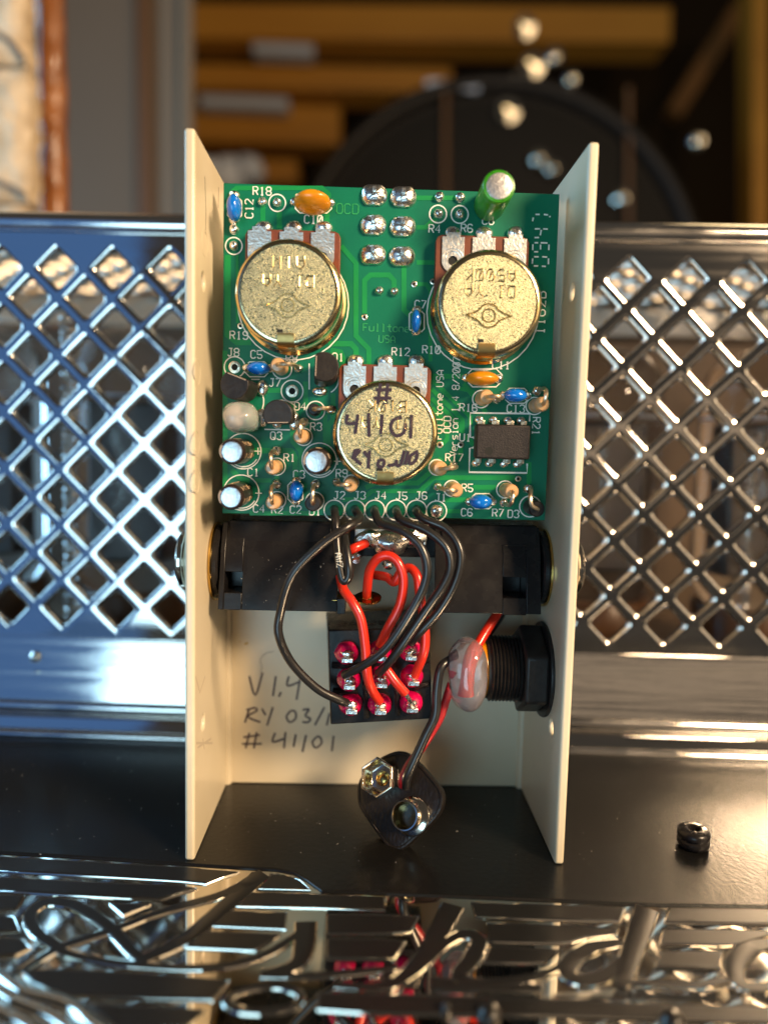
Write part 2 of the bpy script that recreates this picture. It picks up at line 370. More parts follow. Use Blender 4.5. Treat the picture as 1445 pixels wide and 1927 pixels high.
strip([(1500, 738), (1400, 752), (1330, 800), (1320, 860), (1370, 905), (1500, 900)], [1.5, 2.2, 2.6, 2.4, 1.7, 1.5], L6)
strip([(870, 945), (950, 915), (1060, 908), (1135, 940), (1110, 985), (1000, 1002), (900, 995), (860, 970)], [.9]*8, L5, closed=True)
for (cx_, cy_, cv) in ((400, 1008, L6), (1085, 1033, L6), (238, 998, L6)):
    p = cv([(cx_, cy_)])[0]; rr = .55 if cx_ == 238 else 1.15
    MB().lathe(Fr((p[0], p[1], -.7), (1, 0, 0), (0, 1, 0)), [(rr*1.25, 0), (rr*1.2, .8), (rr, 1.25), (rr*.6, 1.6), (.05, 1.7)], 24).build('rivet', M['letter'], plate)
for pth in ([(-40, 830), (20, 880), (100, 930), (200, 955), (280, 985), (340, 1040), (430, 1100)], [(-40, 900), (60, 960), (160, 1000), (240, 1050), (300, 1110)], [(-40, 985), (80, 1040), (170, 1110)]):
    MB().tube(smooth([V((a, b, -.8)) for a, b in L5(pth)], 6), 1.1, 12).build('wave_moulding', M['plate'], plate)
mb = MB()                                   # rope bead under the letters on the right
P = smooth([V((a, b, -.42)) for a, b in L6([(640, 945), (820, 930), (880, 925), (1000, 940), (1250, 942), (1310, 925), (1500, 955)])], 14)
for i in range(0, len(P)-2, 1):
    d = (P[i+1]-P[i]).normalized(); q = V((-d.y, d.x, 0))
    mb.tube([P[i]-q*.55-d*.45, P[i]+q*.55+d*.45], .3, 6)
mb.build('rope_moulding', M['plate'], plate)
# cage front: bead, flange, perforated sheet, rolled top edge
prof = [(153.2, -.5), (153.2, .5), (153.6, 1.15), (154.5, 1.45), (155.4, 1.15), (155.8, .6), (157.0, .6), (157.2, 1.5)]
rail = []
for (cy_, cz_, rr) in ((155.0, .15, 1.25),):
    rail = []
MB().tube([Gp(Xa, 154.4, .5), Gp(Xb, 154.4, .5)], 1.2, 16).build('bead', M['chrome'], amp)
MB().prism(AFr((0, 0, 0), (0, 1, 0), (0, 0, 1)), [(154.6, -.4), (160.2, -.4), (160.2, 4.0), (156.4, 4.0), (155.6, 2.2)], Xa, Xb).build('flange', M['brushed'], amp, bevel=.4, seg=3)
MB().tube([Gp(Xa, 158.6, 5.6), Gp(Xb, 158.6, 5.6)], 2.1, 20).build('rail', M['chrome'], amp)
MB().tube([Gp(Xa, 158.9, 8.6), Gp(Xb, 158.9, 8.6)], 1.1, 16).build('rail', M['chrome'], amp)
for x_, y_ in ((68, 1236), (76, 1264), (1325, 1223)):
    c_ = aty(x_, y_, 159.3 if x_ > 700 else 162.6); f_ = axis_frame(c_, (0, -1, .2)); MB().lathe(f_, [(1.35, -1.5), (1.3, .3), (.8, .8), (.05, .95)], 16).build('rivet', M['chrome'], amp)
def perf(mb, fr, c0, n_c, z0, n_r, pc, pr, a, fil, th, ztop, zbot, q=1.22, N=24):
    hx, hz = pc/2, pr/2
    def unit(k):
        s4 = 4*k/N; i = int(s4) % 4; t = s4-int(s4)
        C4 = [(1, 0), (0, 1), (-1, 0), (0, -1)]
        p, e = C4[i], C4[(i+1) % 4]; return p[0]*(1-t)+e[0]*t, p[1]*(1-t)+e[1]*t
    U = [unit(k) for k in range(N)]
    cr = 1.25                                 # corner radius of the punched diamond
    def outline(g):
        rr = max(.15, cr-(g-a)*.55); lim = g-rr*math.sqrt(2.); pts_ = []
        n4 = N//4                            # per quarter: half a corner, a straight side, half a corner
        for qd in range(4):
            e0 = qd*math.pi/2; cx0, cy0 = lim*math.cos(e0), lim*math.sin(e0); cx1, cy1 = lim*math.cos(e0+math.pi/2), lim*math.sin(e0+math.pi/2)
            for k in range(n4):
                if k < n4//2: t = e0+(math.pi/4)*k/(n4//2-1); pts_.append((cx0+rr*math.cos(t), cy0+rr*math.sin(t)))
                else: t = e0+math.pi/4+(math.pi/4)*(k-n4//2)/(n4//2); pts_.append((cx1+rr*math.cos(t), cy1+rr*math.sin(t)))
        return pts_
    loops = []
    for s_ in (0., .25, .5, .75, 1.):
        an = s_*math.pi/2; loops.append((fil*(1-math.sin(an)), -fil*(1-math.cos(an))))
    loops.append((0, -th))
    def one(cx_, cz_):
        vs = [fr(cx_+x*hx, cz_+z*hz, 0) for x, z in U]; k = 1
        for off, h in loops:
            vs += [fr(cx_+x*pc/pr, cz_+z, h) for x, z in outline(a+off*1.414)]; k += 1
        fs = []
        for j in range(k-1):
            fs += [(j*N+i, (j*N)+(i+1) % N, (j+1)*N+(i+1) % N, (j+1)*N+i) for i in range(N)]
        mb.add(vs, fs)
    for i in range(n_c):
        for j in range(n_r):
            one(c0+i*pc, z0-j*pr)
            if j < n_r-1: one(c0+(i+.5)*pc, z0-(j+.5)*pr)
    for i in range(n_c):                     # solid margin above and below the zigzag
        for sg in (-1, 1):
            xa, xm = c0+i*pc+sg*hx, c0+i*pc
            mb.add([fr(xa, z0, 0), fr(xm, z0+hz, 0), fr(xm, ztop, 0), fr(xa, ztop, 0)], [(0, 1, 2, 3)])
            zl = z0-(n_r-1)*pr
            mb.add([fr(xa, zl, 0), fr(xm, zl-hz, 0), fr(xm, zbot, 0), fr(xa, zbot, 0)], [(0, 1, 2, 3)])
FG = AFr((0, 160, 0), (1, 0, 0), (0, 0, 1))
mb = MB(); perf(mb, FG, -72.0-12.48*7, 27, 104.2, 7, 12.48, 12.65, 4.52, .72, 1.7, 113.0, 21.3)
grille = mb.build('grille_panel', M['brushed'], amp, angle=60, recalc=False)
MB().prism(AFr((0, 0, 0), (0, 1, 0), (0, 0, 1)), [(160.0, 21.5), (156.9, 7.2), (158.4, 7.0), (161.5, 21.4)], Xa, Xb).build('skirt', M['skirt'], amp, bevel=.2)
MB().tube([Gp(Xa, 161.6, 114.0), Gp(Xb, 161.6, 114.0)], 2.6, 20).build('top_rail', M['chrome'], amp)
MB().box(AFr((0, 0, 0), (1, 0, 0), (0, 0, 1)), Xa, Xb, 111.9, 112.6, -160, -159.4).build('seam_lip', M['chrome'], amp, bevel=.15)
FT = AFr((0, 0, 116.2), (1, 0, 0), (0, 1, 0))
mb = MB(); perf(mb, FT, -72.0-12.48*7, 27, 233.0, 6, 12.48, 12.65, 4.75, .8, 1.7, 241.5, 163.0)
mb.build('top_grille', M['nickelmatte'], amp, angle=60, recalc=False)
MB().box(AFr((0, 0, 0), (1, 0, 0), (0, 0, 1)), Xa, Xb, 104.5, 115, -243, -240).build('back_rail', M['chrome'], amp, bevel=.4)
MB().box(AFr((0, 0, 0), (1, 0, 0), (0, 0, 1)), Xa, Xb, 0, 104.4, -246, -243.5).build('back_panel', M['inner'], amp)
MB().box(AFr((0, 0, 0), (1, 0, 0), (0, 1, 0)), Xa, Xb, 162.5, 243.4, .5, 11).build('chassis', M['inner'], amp)

# glass valves and their retaining springs inside the cage
def valve(x, y, r_, h, lab):
    p = Gp(x, y, 11.0); t = thing('vacuum_tube', lab, 'vacuum tube', p, 'glass tubes inside the mesh cage')
    f = Fr(p, (1, 0, 0), (0, 1, 0))
    MB().lathe(f, [(r_*.92, 0), (r_*.95, 3), (r_*.95, 15), (r_*.9, 16)], 28).build('base', M['bakelite'], t)
    MB().lathe(f, [(r_*.8, 16), (r_, 21), (r_, h-14), (r_*.93, h-7), (r_*.7, h-2.5), (r_*.3, h-.4), (.1, h)], 32).build('glass_envelope', M['glass'], t)
    mb = MB(); mb.box(f, -r_*.55, r_*.55, -r_*.28, r_*.28, 24, h-20).build('plate', M['tubemetal'], t, bevel=1.)
    MB().lathe(f, [(r_*.75, h-18.9), (r_*.75, h-18.2)], 24).build('mica_disc', M['fog'], t)
valve(-69, 196, 15.5, 86, 'large glass tube behind the left mesh beside the box')
valve(-112, 200, 15.5, 86, 'glass tube at the far left behind the mesh')
valve(60, 200, 15.5, 84, 'glass tube behind the right mesh next to the box')
valve(101, 196, 15.5, 84, 'glass tube behind the right mesh near the picture edge')
def spring(px, y, z0, z1, lab):
    a = aty(px, 850, y); pts = []; n = 46; tr = 12
    for i in range(n*tr+1):
        q = 2*math.pi*i/tr; pts.append((a.x+1.5*math.cos(q), y+1.5*math.sin(q), z0+(z1-z0)*i/(n*tr)))
    tag(MB().tube(pts, .36, 5).build('retaining_spring', M['spring']), lab, 'spring', 'coil springs inside the mesh cage')
spring(131, 178, 22, 98, 'thin steel coil spring standing behind the left mesh')
spring(1416, 176, 11, 72, 'thin steel coil spring standing behind the right mesh')

# ================================================================== the metal box
YF, YB, HW, HB, TH = 109.76, 136.44, 29.0, 112.6, 1.55
box = thing('pedal_enclosure', 'cream painted folded metal box standing open towards the viewer on the black amplifier top', 'enclosure', (0, 123, 0))
FB = Fr((0, YB, 0), (1, 0, 0), (0, 0, 1))               # back panel, normal to the camera
MB().box(FB, -HW-TH, HW+TH, .02, HB, -TH, 0).build('back_panel', M['cream'], box, bevel=.25)
for s_ in (-1, 1):                                       # side walls with two oblong screw holes each
    fr = Fr((s_*HW, 0, 0), (0, 1, 0), (0, 0, 1))         # normal +x
    h0, h1 = (0, TH) if s_ > 0 else (-TH, 0)
    hc = [(115.5, 92.0), (115.7, 20.6)]; hr = (1.25, 3.15)
    ys = [YF, 112.6, 118.8, YB-.003]; zs = [.02, 15.5, 25.7, 87, 97.2, HB]
    mb = MB()
    def quad(a0, a1, b0, b1):
        mb.add([fr(a0, b0, h0), fr(a1, b0, h0), fr(a1, b1, h0), fr(a0, b1, h0)], [(0, 1, 2, 3)]); mb.add([fr(a0, b0, h1), fr(a1, b0, h1), fr(a1, b1, h1), fr(a0, b1, h1)], [(3, 2, 1, 0)])
    for i in range(3):
        for j in range(5):
            if i == 1 and j in (1, 3): continue
            quad(ys[i], ys[i+1], zs[j], zs[j+1])
    N = 24
    for (cy_, cz_), j in zip(hc, (3, 1)):
        a0, a1, b0, b1 = ys[1], ys[2], zs[j], zs[j+1]
        inn, out = [], []
        for k in range(N):
            t = 2*math.pi*k/N; c, s2 = math.cos(t), math.sin(t)
            inn.append((cy_+hr[0]*c, cz_+hr[0]*s2))
            m_ = 1/max(abs(c), abs(s2)); out.append(((a0+a1)/2+(a1-a0)/2*c*m_, (b0+b1)/2+(b1-b0)/2*s2*m_))
        for h in (h0, h1):
            mb.add([fr(a, b, h) for a, b in out]+[fr(a, b, h) for a, b in inn], [(k, (k+1) % N, N+(k+1) % N, N+k) for k in range(N)])
        mb.add([fr(a, b, h0) for a, b in inn]+[fr(a, b, h1) for a, b in inn], [(k, (k+1) % N, N+(k+1) % N, N+k) for k in range(N)])
    per = [(YF, z) for z in zs] + [(y, HB) for y in ys[1:]] + [(ys[-1], z) for z in zs[::-1][1:]] + [(y, .02) for y in ys[::-1][1:-1]]
    n = len(per)
    mb.add([fr(a, b, h0) for a, b in per]+[fr(a, b, h1) for a, b in per], [(k, (k+1) % n, n+(k+1) % n, n+k) for k in range(n)])
    o = mb.build('side_wall', M['cream'], box)
    me = o.data; bm = bmesh.new(); bm.from_mesh(me); bmesh.ops.remove_doubles(bm, verts=bm.verts, dist=1e-6); bmesh.ops.recalc_face_normals(bm, faces=bm.faces); bm.to_mesh(me); bm.free()
    me.shade_smooth(); me.set_sharp_from_angle(angle=R(38))
    b = o.modifiers.new('edge', 'BEVEL'); b.width = .45*MM; b.segments = 3; b.limit_method = 'ANGLE'; b.angle_limit = R(60)
    MB().tube([V((s_*(HW-.0), YB, .05)), V((s_*(HW-.0), YB, HB-.05))], .9, 12).build('bend', M['cream'], box)
def pl(y, pts, sx=1., ox=0., oy=0.): return [aty(ox+a/sx, oy+b/sx, y) for a, b in pts]
hand = {'V': [[(540, 1165), (580, 1295), (630, 1140)]], '1': [[(720, 1165), (700, 1300)]], '.': [[(755, 1272), (740, 1305)]], '4': [[(808, 1165), (798, 1230), (875, 1205)], [(885, 1180), (860, 1325)]],
        'R': [[(540, 1385), (510, 1480)], [(520, 1395), (575, 1380), (590, 1400), (530, 1440), (615, 1478)]], 'Y': [[(625, 1385), (650, 1430)], [(700, 1375), (660, 1500)]],
        '0': [[(820, 1400), (792, 1440), (815, 1478), (855, 1450), (850, 1405), (820, 1400)]], '3': [[(900, 1395), (945, 1390), (920, 1432), (955, 1455), (935, 1478), (900, 1475)]], '/': [[(1050, 1375), (985, 1498)], [(1085, 1415), (1065, 1500)]],
        '#': [[(540, 1550), (515, 1655)], [(590, 1545), (570, 1655)], [(500, 1580), (612, 1565)], [(490, 1625), (625, 1625)]], 'd4': [[(715, 1550), (698, 1612), (775, 1590)], [(785, 1545), (775, 1655)]],
        'e1': [[(855, 1560), (840, 1645)]], 'f1': [[(925, 1565), (900, 1680)]], 'g0': [[(1000, 1575), (968, 1612), (990, 1652), (1030, 1620), (1020, 1580), (1000, 1575)]], 'h1': [[(1112, 1570), (1100, 1675)]]}
for k_, ls in hand.items():
    mb = MB()
    for l in ls:
        pts = pl(YB-.01, l, 3.6125, 320, 950)
        mb.tube(smooth(pts, 4), .23, 6, flat=((0, 1, 0), .15))
    mb.build('handwriting', M['inkfaint'], box)
mb = MB()
for l in ([(175, 1165), (205, 1275), (240, 1165)], [(180, 1620), (290, 1620)], [(190, 1650), (280, 1590)], [(225, 1590), (235, 1660)]):
    mb.tube([atx(320+a/3.6125, 950+b/3.6125, -HW+.004) for a, b in l], .22, 6, flat=((1, 0, 0), .1))
mb.build('offset_ink', M['inkghost'], box)
for y_, x_ in ((458, 386), (700, 372), (835, 370), (905, 370)):       # pale rings pressed in the left wall
    c = atx(x_, y_, -HW+.01); f = Fr(c, (0, 1, 0), (0, 0, 1))
    MB().tube([f(2.0*math.cos(t*math.pi/12), 2.0*math.sin(t*math.pi/12)) for t in range(24)], .10, 6, closed=True, flat=((1, 0, 0), .4)).build('ring_mark', M['cream'], box)
for l in ([(1115, 960), (1122, 1150), (1118, 1275)], [(1190, 1020), (1188, 1130)]):
    MB().tube([atx(a/2.89, b/2.89, -HW+.006) for a, b in l], .12, 5, flat=((1, 0, 0), .15)).build('scratch', M['inkfaint'], box)

M['stain'] = mat('yellow_smear', (.50, .32, .05), .4)
for x, y, a_, b_ in ((464, 1211, .45, .22), (452, 1207, .2, .1)):
    MB().lathe(Fr(aty(x, y, YB-.002), (1, 0, .4), (-.4, 0, 1)), [(1, -.01), (.9, .012), (.05, .02)], 16, sx=a_, sy=b_).build('stain', M['stain'], box)
MB().tube(smooth([aty(x, y, YB-.05) for x, y in ((515, 1226), (500, 1230), (490, 1242), (493, 1255), (490, 1268))], 5), .04, 5).build('fibre', M['ink'], box)
# ================================================================== circuit board
YP = 120.0
FP = Fr((0, YP, 0), (1, 0, 0), (0, 0, 1))
def bp(px, py, h=0.): p = aty(px, py, YP-h); return p.x, p.z
c1 = lambda x, y: (400+x/4.129, 320+y/4.129)
c2 = lambda x, y: (720+x/4.129, 300+y/4.129)
c3 = lambda x, y: (400+x/5.504, 640+y/5.504)
c4 = lambda x, y: (600+x/5.504, 640+y/5.504)
c5 = lambda x, y: (800+x/5.558, 660+y/5.558)
K = 120/1346.6*1.004                          # mm per photo pixel on the board
pcb = thing('circuit_board', 'green printed circuit board crowded with soldered components, mounted in the upper half of the box', 'circuit board', (0, 121, 55))
MB().box(FP, -26.85, 27.5, 55.1, 108.5, -1.6, 0).build('board', M['mask'], pcb, bevel=.12)
# --- copper traces under the mask
TR = [(9, [(642, 463), (670, 495.6), (670, 632), (694, 657), (694, 690)]), (9, [(686, 590), (686, 528), (697, 517.5), (732, 517.5), (741.5, 528), (741.5, 548)]),
      (9, [(495, 385), (495, 430)]), (9, [(526, 397), (526, 430)]), (9, [(615.5, 385), (615.5, 430)]), (8, [(439, 372), (439, 360), (446, 354), (606, 354), (619, 366), (619, 380)]),
      (8, [(784, 372.6), (856, 372.6)]), (8, [(784, 428), (800, 428), (824, 407)]), (8, [(784, 494), (822, 494)]), (9, [(760, 503), (760, 583), (772, 594)]), (7, [(783, 535), (802, 535), (809.6, 547), (809.6, 680)]),
      (11, [(429, 480), (429, 630), (446, 644), (473, 644)]), (5, [(447, 480), (447, 608)]), (10, [(618, 647), (661, 647), (670, 657), (670, 680)]), (12, [(622, 660), (640, 664), (645, 676), (645, 684)]),
      (9, [(812, 708), (880, 708)]), (8, [(813, 715), (885, 784), (885, 800)]), (8, [(812, 732), (870, 790), (870, 815)]), (8, [(812, 750), (862, 796), (862, 812)]), (8, [(812, 768), (836, 791), (841, 804), (841, 827), (832, 836)]),
      (8, [(872, 722), (915, 777)]), (7, [(862, 730), (893, 738)]), (9, [(866.6, 840), (866.6, 858)]), (9, [(876, 820), (892, 838)]), (9, [(688, 918), (706, 909), (786, 909), (808, 890), (830, 862)]), (8, [(684, 938), (700, 924), (760, 924), (800, 924)]),
      (9, [(790, 924), (816, 899), (969, 899)]), (9, [(890, 917), (933, 917)]), (9, [(836, 940.7), (884, 940.7)]), (8, [(840, 962), (868, 962)]), (8, [(645, 940), (690, 940)]),
      (9, [(487, 734.5), (532, 734.5)]), (9, [(575, 718), (575, 762)]), (9, [(551, 745), (551, 831), (567, 849), (567, 890)]), (10, [(470, 848), (548, 848), (556, 862), (556, 905)]), (8, [(480, 904), (510, 904)]), (9, [(521, 860), (521, 905)]), (8, [(612, 780), (612, 840)]),
      (9, [(627, 740), (627, 790), (618, 800), (618, 850)]), (9, [(436, 884), (452, 900), (470, 906)]), (9, [(424, 660), (424, 950)]), (8, [(470, 966), (600, 966)]), (9, [(995, 870), (995, 910)])]
for wd, pth in TR:
    P = [V((*bp(*q), 0)) for q in pth]; n = len(P); hw = wd*K/2; Lf = []; Rg = []
    for i in range(n):
        d0 = (P[i]-P[i-1]).normalized() if i else None; d1 = (P[i+1]-P[i]).normalized() if i < n-1 else None
        d = (d0+d1).normalized() if d0 and d1 else (d0 or d1); k_ = 1/max(.5, d.dot(d0 or d)); q = V((-d.y, d.x, 0))*hw*k_
        Lf.append(P[i]+q); Rg.append(P[i]-q)
    zk[0] = (zk[0]+.0031) % .02
    MB().prism(FP, [(p.x, p.y) for p in Lf]+[(p.x, p.y) for p in Rg[::-1]], -.02, .035+zk[0]).build('trace', M['trace'], pcb)
# --- silkscreen
TX = [('R18', 493.6, 359.6, 0, 14), ('C10', 590, 413, 0, 14), ('C12', 469, 392.7, 90, 14), ('R19', 450, 631, 0, 14), ('J8', 439.6, 663, 0, 14), ('C5', 483, 667, 0, 14), ('R8', 549, 674, 0, 14), ('Q1', 636, 672, 0, 14), ('J7', 517.6, 720, 0, 14),
      ('D4', 565, 764.6, 0, 14), ('R3', 595, 803, 0, 14), ('Q3', 520, 820, 0, 14), ('R1', 545, 861, 0, 14), ('C1', 477, 888.6, 0, 14), ('C3', 563, 892.6, 0, 14), ('R9', 643, 890.5, 0, 14), ('C4', 487.6, 957, 0, 14), ('R2', 522, 959, 0, 14), ('C2', 556.6, 959, 0, 14),
      ('D1', 593, 962, 0, 14), ('J2', 638.6, 932, 0, 14), ('J3', 677, 932, 0, 14), ('J4', 716, 932, 0, 14), ('J5', 755.5, 933, 0, 14), ('J6', 792.6, 932.6, 0, 14), ('J1', 829, 936, 0, 14), ('R12', 754, 662, 0, 14), ('R10', 811.5, 658, 0, 14), ('C7', 791, 573, 0, 14),
      ('R4', 817.6, 430.6, 0, 14), ('R6', 878, 429.6, 0, 14), ('C8', 918, 415, 0, 14), ('C11', 942.5, 686.7, 0, 14), ('R16', 881, 767, 0, 14), ('C13', 970, 769, 0, 14), ('R21', 1008.5, 802, -90, 14), ('U1', 875, 823, 0, 14), ('R17', 854.6, 861, 0, 14), ('R5', 879, 918, 0, 14),
      ('C6', 878, 964, 0, 14), ('R7', 936.5, 965, 0, 14), ('D3', 965.5, 967, 0, 14), ('Q2', 470, 800, 0, 13), ('Fulltone USA', 826, 762, 90, 13), ('OCD', 841, 799, 90, 13), ('Version 1.4 8/2007', 856, 766, 90, 13), ('1162B', 1016, 588, 90, 18)]
for t, x, y, rot, h in TX:
    a, b = bp(x, y); stext(MB(), FP, t, a, b, h*K, rot, .045, .092 if len(t) > 5 else .115, adv={'Version 1.4 8/2007': 5.15, 'Fulltone USA': 5.4, '1162B': 5.9}.get(t, 5.5)).build('silkscreen_text', M['silk'], pcb)
for t, x, y, rot, h in (('OCD', 654, 393, 0, 17), ('Fulltone', 727, 617, 0, 13), ('USA', 728, 638, 0, 13)):
    a, b = bp(x, y); stext(MB(), FP, t, a, b, h*K, rot, .05, .10).build('copper_text', M['ctext'], pcb)
# dashed outline digits near the right edge
DG = [[(1185, 428), (1218, 428)], [(1250, 428), (1282, 432)], [(1168, 452), (1163, 480)], [(1180, 540), (1220, 540)], [(1245, 540), (1280, 542)], [(1230, 548), (1222, 590)], [(1178, 608), (1212, 608)], [(1178, 648), (1205, 648)], [(1225, 648), (1278, 650)], [(1165, 660), (1163, 705)], [(1224, 662), (1224, 700)], [(1290, 662), (1288, 705)], [(1175, 718), (1205, 718)],
      [(1175, 757), (1210, 757)], [(1238, 757), (1275, 759)], [(1163, 770), (1160, 810)], [(1286, 770), (1285, 815)], [(1172, 828), (1205, 828)], [(1235, 830), (1265, 832)], [(1295, 440), (1298, 450)]]
for l in DG:
    MB().tube([FP(*bp(*c2(*q)), .045) for q in l], .14, 6, flat=(FP.n, .3)).build('silkscreen_dash', M['silk'], pcb)
def ring(x, y, r_, a0=0, a1=360, name='silkscreen_ring', wd=.12):
    a, b = bp(x, y); n = max(4, int(abs(a1-a0)/12)); cl = abs(a1-a0) >= 360
    pts = [FP(a+r_*math.cos(R(a0+(a1-a0)*i/n)), b+r_*math.sin(R(a0+(a1-a0)*i/n)), .045) for i in range(n if cl else n+1)]
    return MB().tube(pts, wd, 6, flat=(FP.n, .3), closed=cl).build(name, M['silk'], pcb)
def sline(pts, wd=.12, closed=False):
    MB().tube([FP(*bp(*q), .045) for q in pts], wd, 6, flat=(FP.n, .3), closed=closed).build('silkscreen_line', M['silk'], pcb)
for x, y, r_ in ((522, 382, 15), (440.5, 463, 15), (824, 403, 15.5), (864.6, 403.7, 15.5), (550, 736, 20), (442, 691, 19), (531, 694, 18), (571.5, 822, 16), (521, 878, 16), (522, 941, 16), (905, 751, 16), (1005, 764, 16), (821.6, 879.5, 14.5), (850, 919, 15), (950, 921, 16), (661, 908, 14),
                 (629, 960, 19), (668, 960, 19), (705, 960, 19), (745, 960, 19), (783.5, 960, 19), (821, 961.6, 19), (594, 772.6, 17), (592.6, 943, 17), (997, 953, 20), (458, 849, 33), (454.5, 927, 33), (601, 866, 32)):
    ring(x, y, r_*K)
ring(458, 849, 29*K, 200, 330); ring(454.5, 927, 29*K, 200, 330); ring(601, 866, 28*K, 200, 320); ring(609, 713, 28*K, -60, 60); ring(530, 790, 36*K, 40, 140); ring(462, 755, 34*K, -60, 20)
ring(552, 572, 101*K); ring(908, 590, 103*K)
for x, y in ((486, 849), (487, 928), (635, 868)):
    a, b = bp(x, y); stext(MB(), FP, '+', a, b, 20*K, 0, .045, .11).build('silkscreen_text', M['silk'], pcb)
sline([(582, 684), (582, 733)]); sline([(498, 808), (546, 809)]); sline([(473, 714), (489, 714)])
sline([c5(515, 920), c5(500, 905), c5(468, 905), c5(470, 650), c5(1092, 658), c5(1088, 740)], .17); sline([c5(515, 1000), c5(500, 1015), c5(465, 1020), c5(458, 1270), c5(1062, 1278), c5(1064, 1180)], .17)
def caprect(x, y, wx, wy):
    k_ = min(wx, wy)*.32; hx, hy = wx/2, wy/2
    sline([(x-hx+k_, y-hy), (x+hx-k_, y-hy), (x+hx, y-hy+k_), (x+hx, y+hy-k_), (x+hx-k_, y+hy), (x-hx+k_, y+hy), (x-hx, y+hy-k_), (x-hx, y-hy+k_)], closed=True)
caprect(590, 388, 68, 26); caprect(911, 711, 66, 34); caprect(442, 392, 26, 44); caprect(484, 695, 46, 28); caprect(556, 926, 28, 44); caprect(784, 605, 28, 46); caprect(972, 745, 46, 28); caprect(907, 943, 44, 28)
# --- pads, vias and solder joints
def pad(x, y, r_, hole=True, m='goldpad', name='pad'):
    a, b = bp(x, y); f = Fr(FP(a, b, .05), (1, 0, 0), (0, 0, 1))
    o = MB().lathe(f, [(r_, -.05), (r_, .03), (r_*.9, .06), (r_*.52, .06), (r_*.5, -.04)], 20, caps=False).build(name, M[m], pcb)
    if hole: MB().lathe(f, [(r_*.53, -.045), (r_*.53, .01)], 16).build('hole', M['hole'], o)
for x, y, r_ in ((686, 597, .5), (779, 535, .5), (814.5, 530, .5), (453, 613.5, .5), (827.5, 837, .55), (866.6, 837, .55), (974.5, 901, .5), (550, 736, 1.05), (442, 691, 1.0)): pad(x, y, r_)
def joint(x, y, r_, h=.9, ry=None, seed=0, pin=True, m='solder'):
    a, b = bp(x, y); f = Fr(FP(a, b, .03), (1, 0, 0), (0, 0, 1))
    mb = MB().blob(f, r_, ry or r_, h, 18, 7, .10, 0., seed=x+y, pw=.8)
    if pin: mb.lathe(Fr(FP(a+.1, b+.12, 0), (1, 0, 0), (0, 0, 1)), [(.24, h*.5), (.22, h*1.25), (.1, h*1.45)], 8)
    return mb.build('solder_joint', M[m], pcb)
for x, y, r_ in ((494.5, 380.5, .75), (522, 382, .75), (440.5, 432.6, .85), (440.5, 463, .8), (826, 371.4, .85), (824, 403, .8), (865, 372.6, .85), (864.6, 403.7, .8), (713.6, 547.6, .75), (741.5, 549, .75), (821, 961.6, 1.15), (562, 694, .8), (572.6, 794, .85), (521, 848, .9), (521, 911, .9), (633.6, 907, .85),
                 (934, 752, .8), (1009.6, 735.6, .9), (852, 876, .8), (822.5, 915.5, .8), (946.6, 946, .8), (623.5, 771, .9), (594, 911, .9), (992.5, 919, .9)): joint(x, y, r_)
for x, y in ((704, 368), (702, 424), (701.5, 480), (758.7, 371.4), (757.5, 427), (756, 483)):
    a, b = bp(x, y); f = Fr(FP(a, b, .02), (1, 0, 0), (0, 0, 1))
    rr = [(1.3*math.cos(t)+(.85 if math.cos(t) > 0 else -.85), 1.68*math.sin(t)) for t in [2*math.pi*(i+.5)/28 for i in range(28)]]
    mb = MB()
    prof = [(1., 0), (.98, .22), (.86, .62), (.62, .98), (.36, 1.18), (.15, 1.25)]
    vs = []; n = 28
    for k_, h in prof: vs += [f(p[0]*k_, p[1]*k_, h*(1+.12*noise.noise(V((p[0]*.9+x, p[1]*.9+y, h))))) for p in rr]
    fs = [(j*n+i, j*n+(i+1) % n, (j+1)*n+(i+1) % n, (j+1)*n+i) for j in range(len(prof)-1) for i in range(n)]+[tuple(range((len(prof)-1)*n, len(prof)*n))]
    mb.add(vs, fs); mb.box(f, -.28, .28, .2, .9, .6, 1.75)
    mb.build('solder_joint', M['solder'], pcb)
for x, y, rx, ry in ((493, 786, 1.3, 1.6), (553, 792, 1.0, 1.7), (522, 799, .9, .7), (494.5, 731, 1.0, 1.4), (601.7, 737, 1.3, .85)): joint(x, y, rx, .8, ry)
for xs, y in (((497, 553, 609), 430), ((852, 910, 968), 441), ((669, 725, 783), 681)):
    for x in xs: joint(x, y, 1.45, 1.0, 1.25, pin=False)

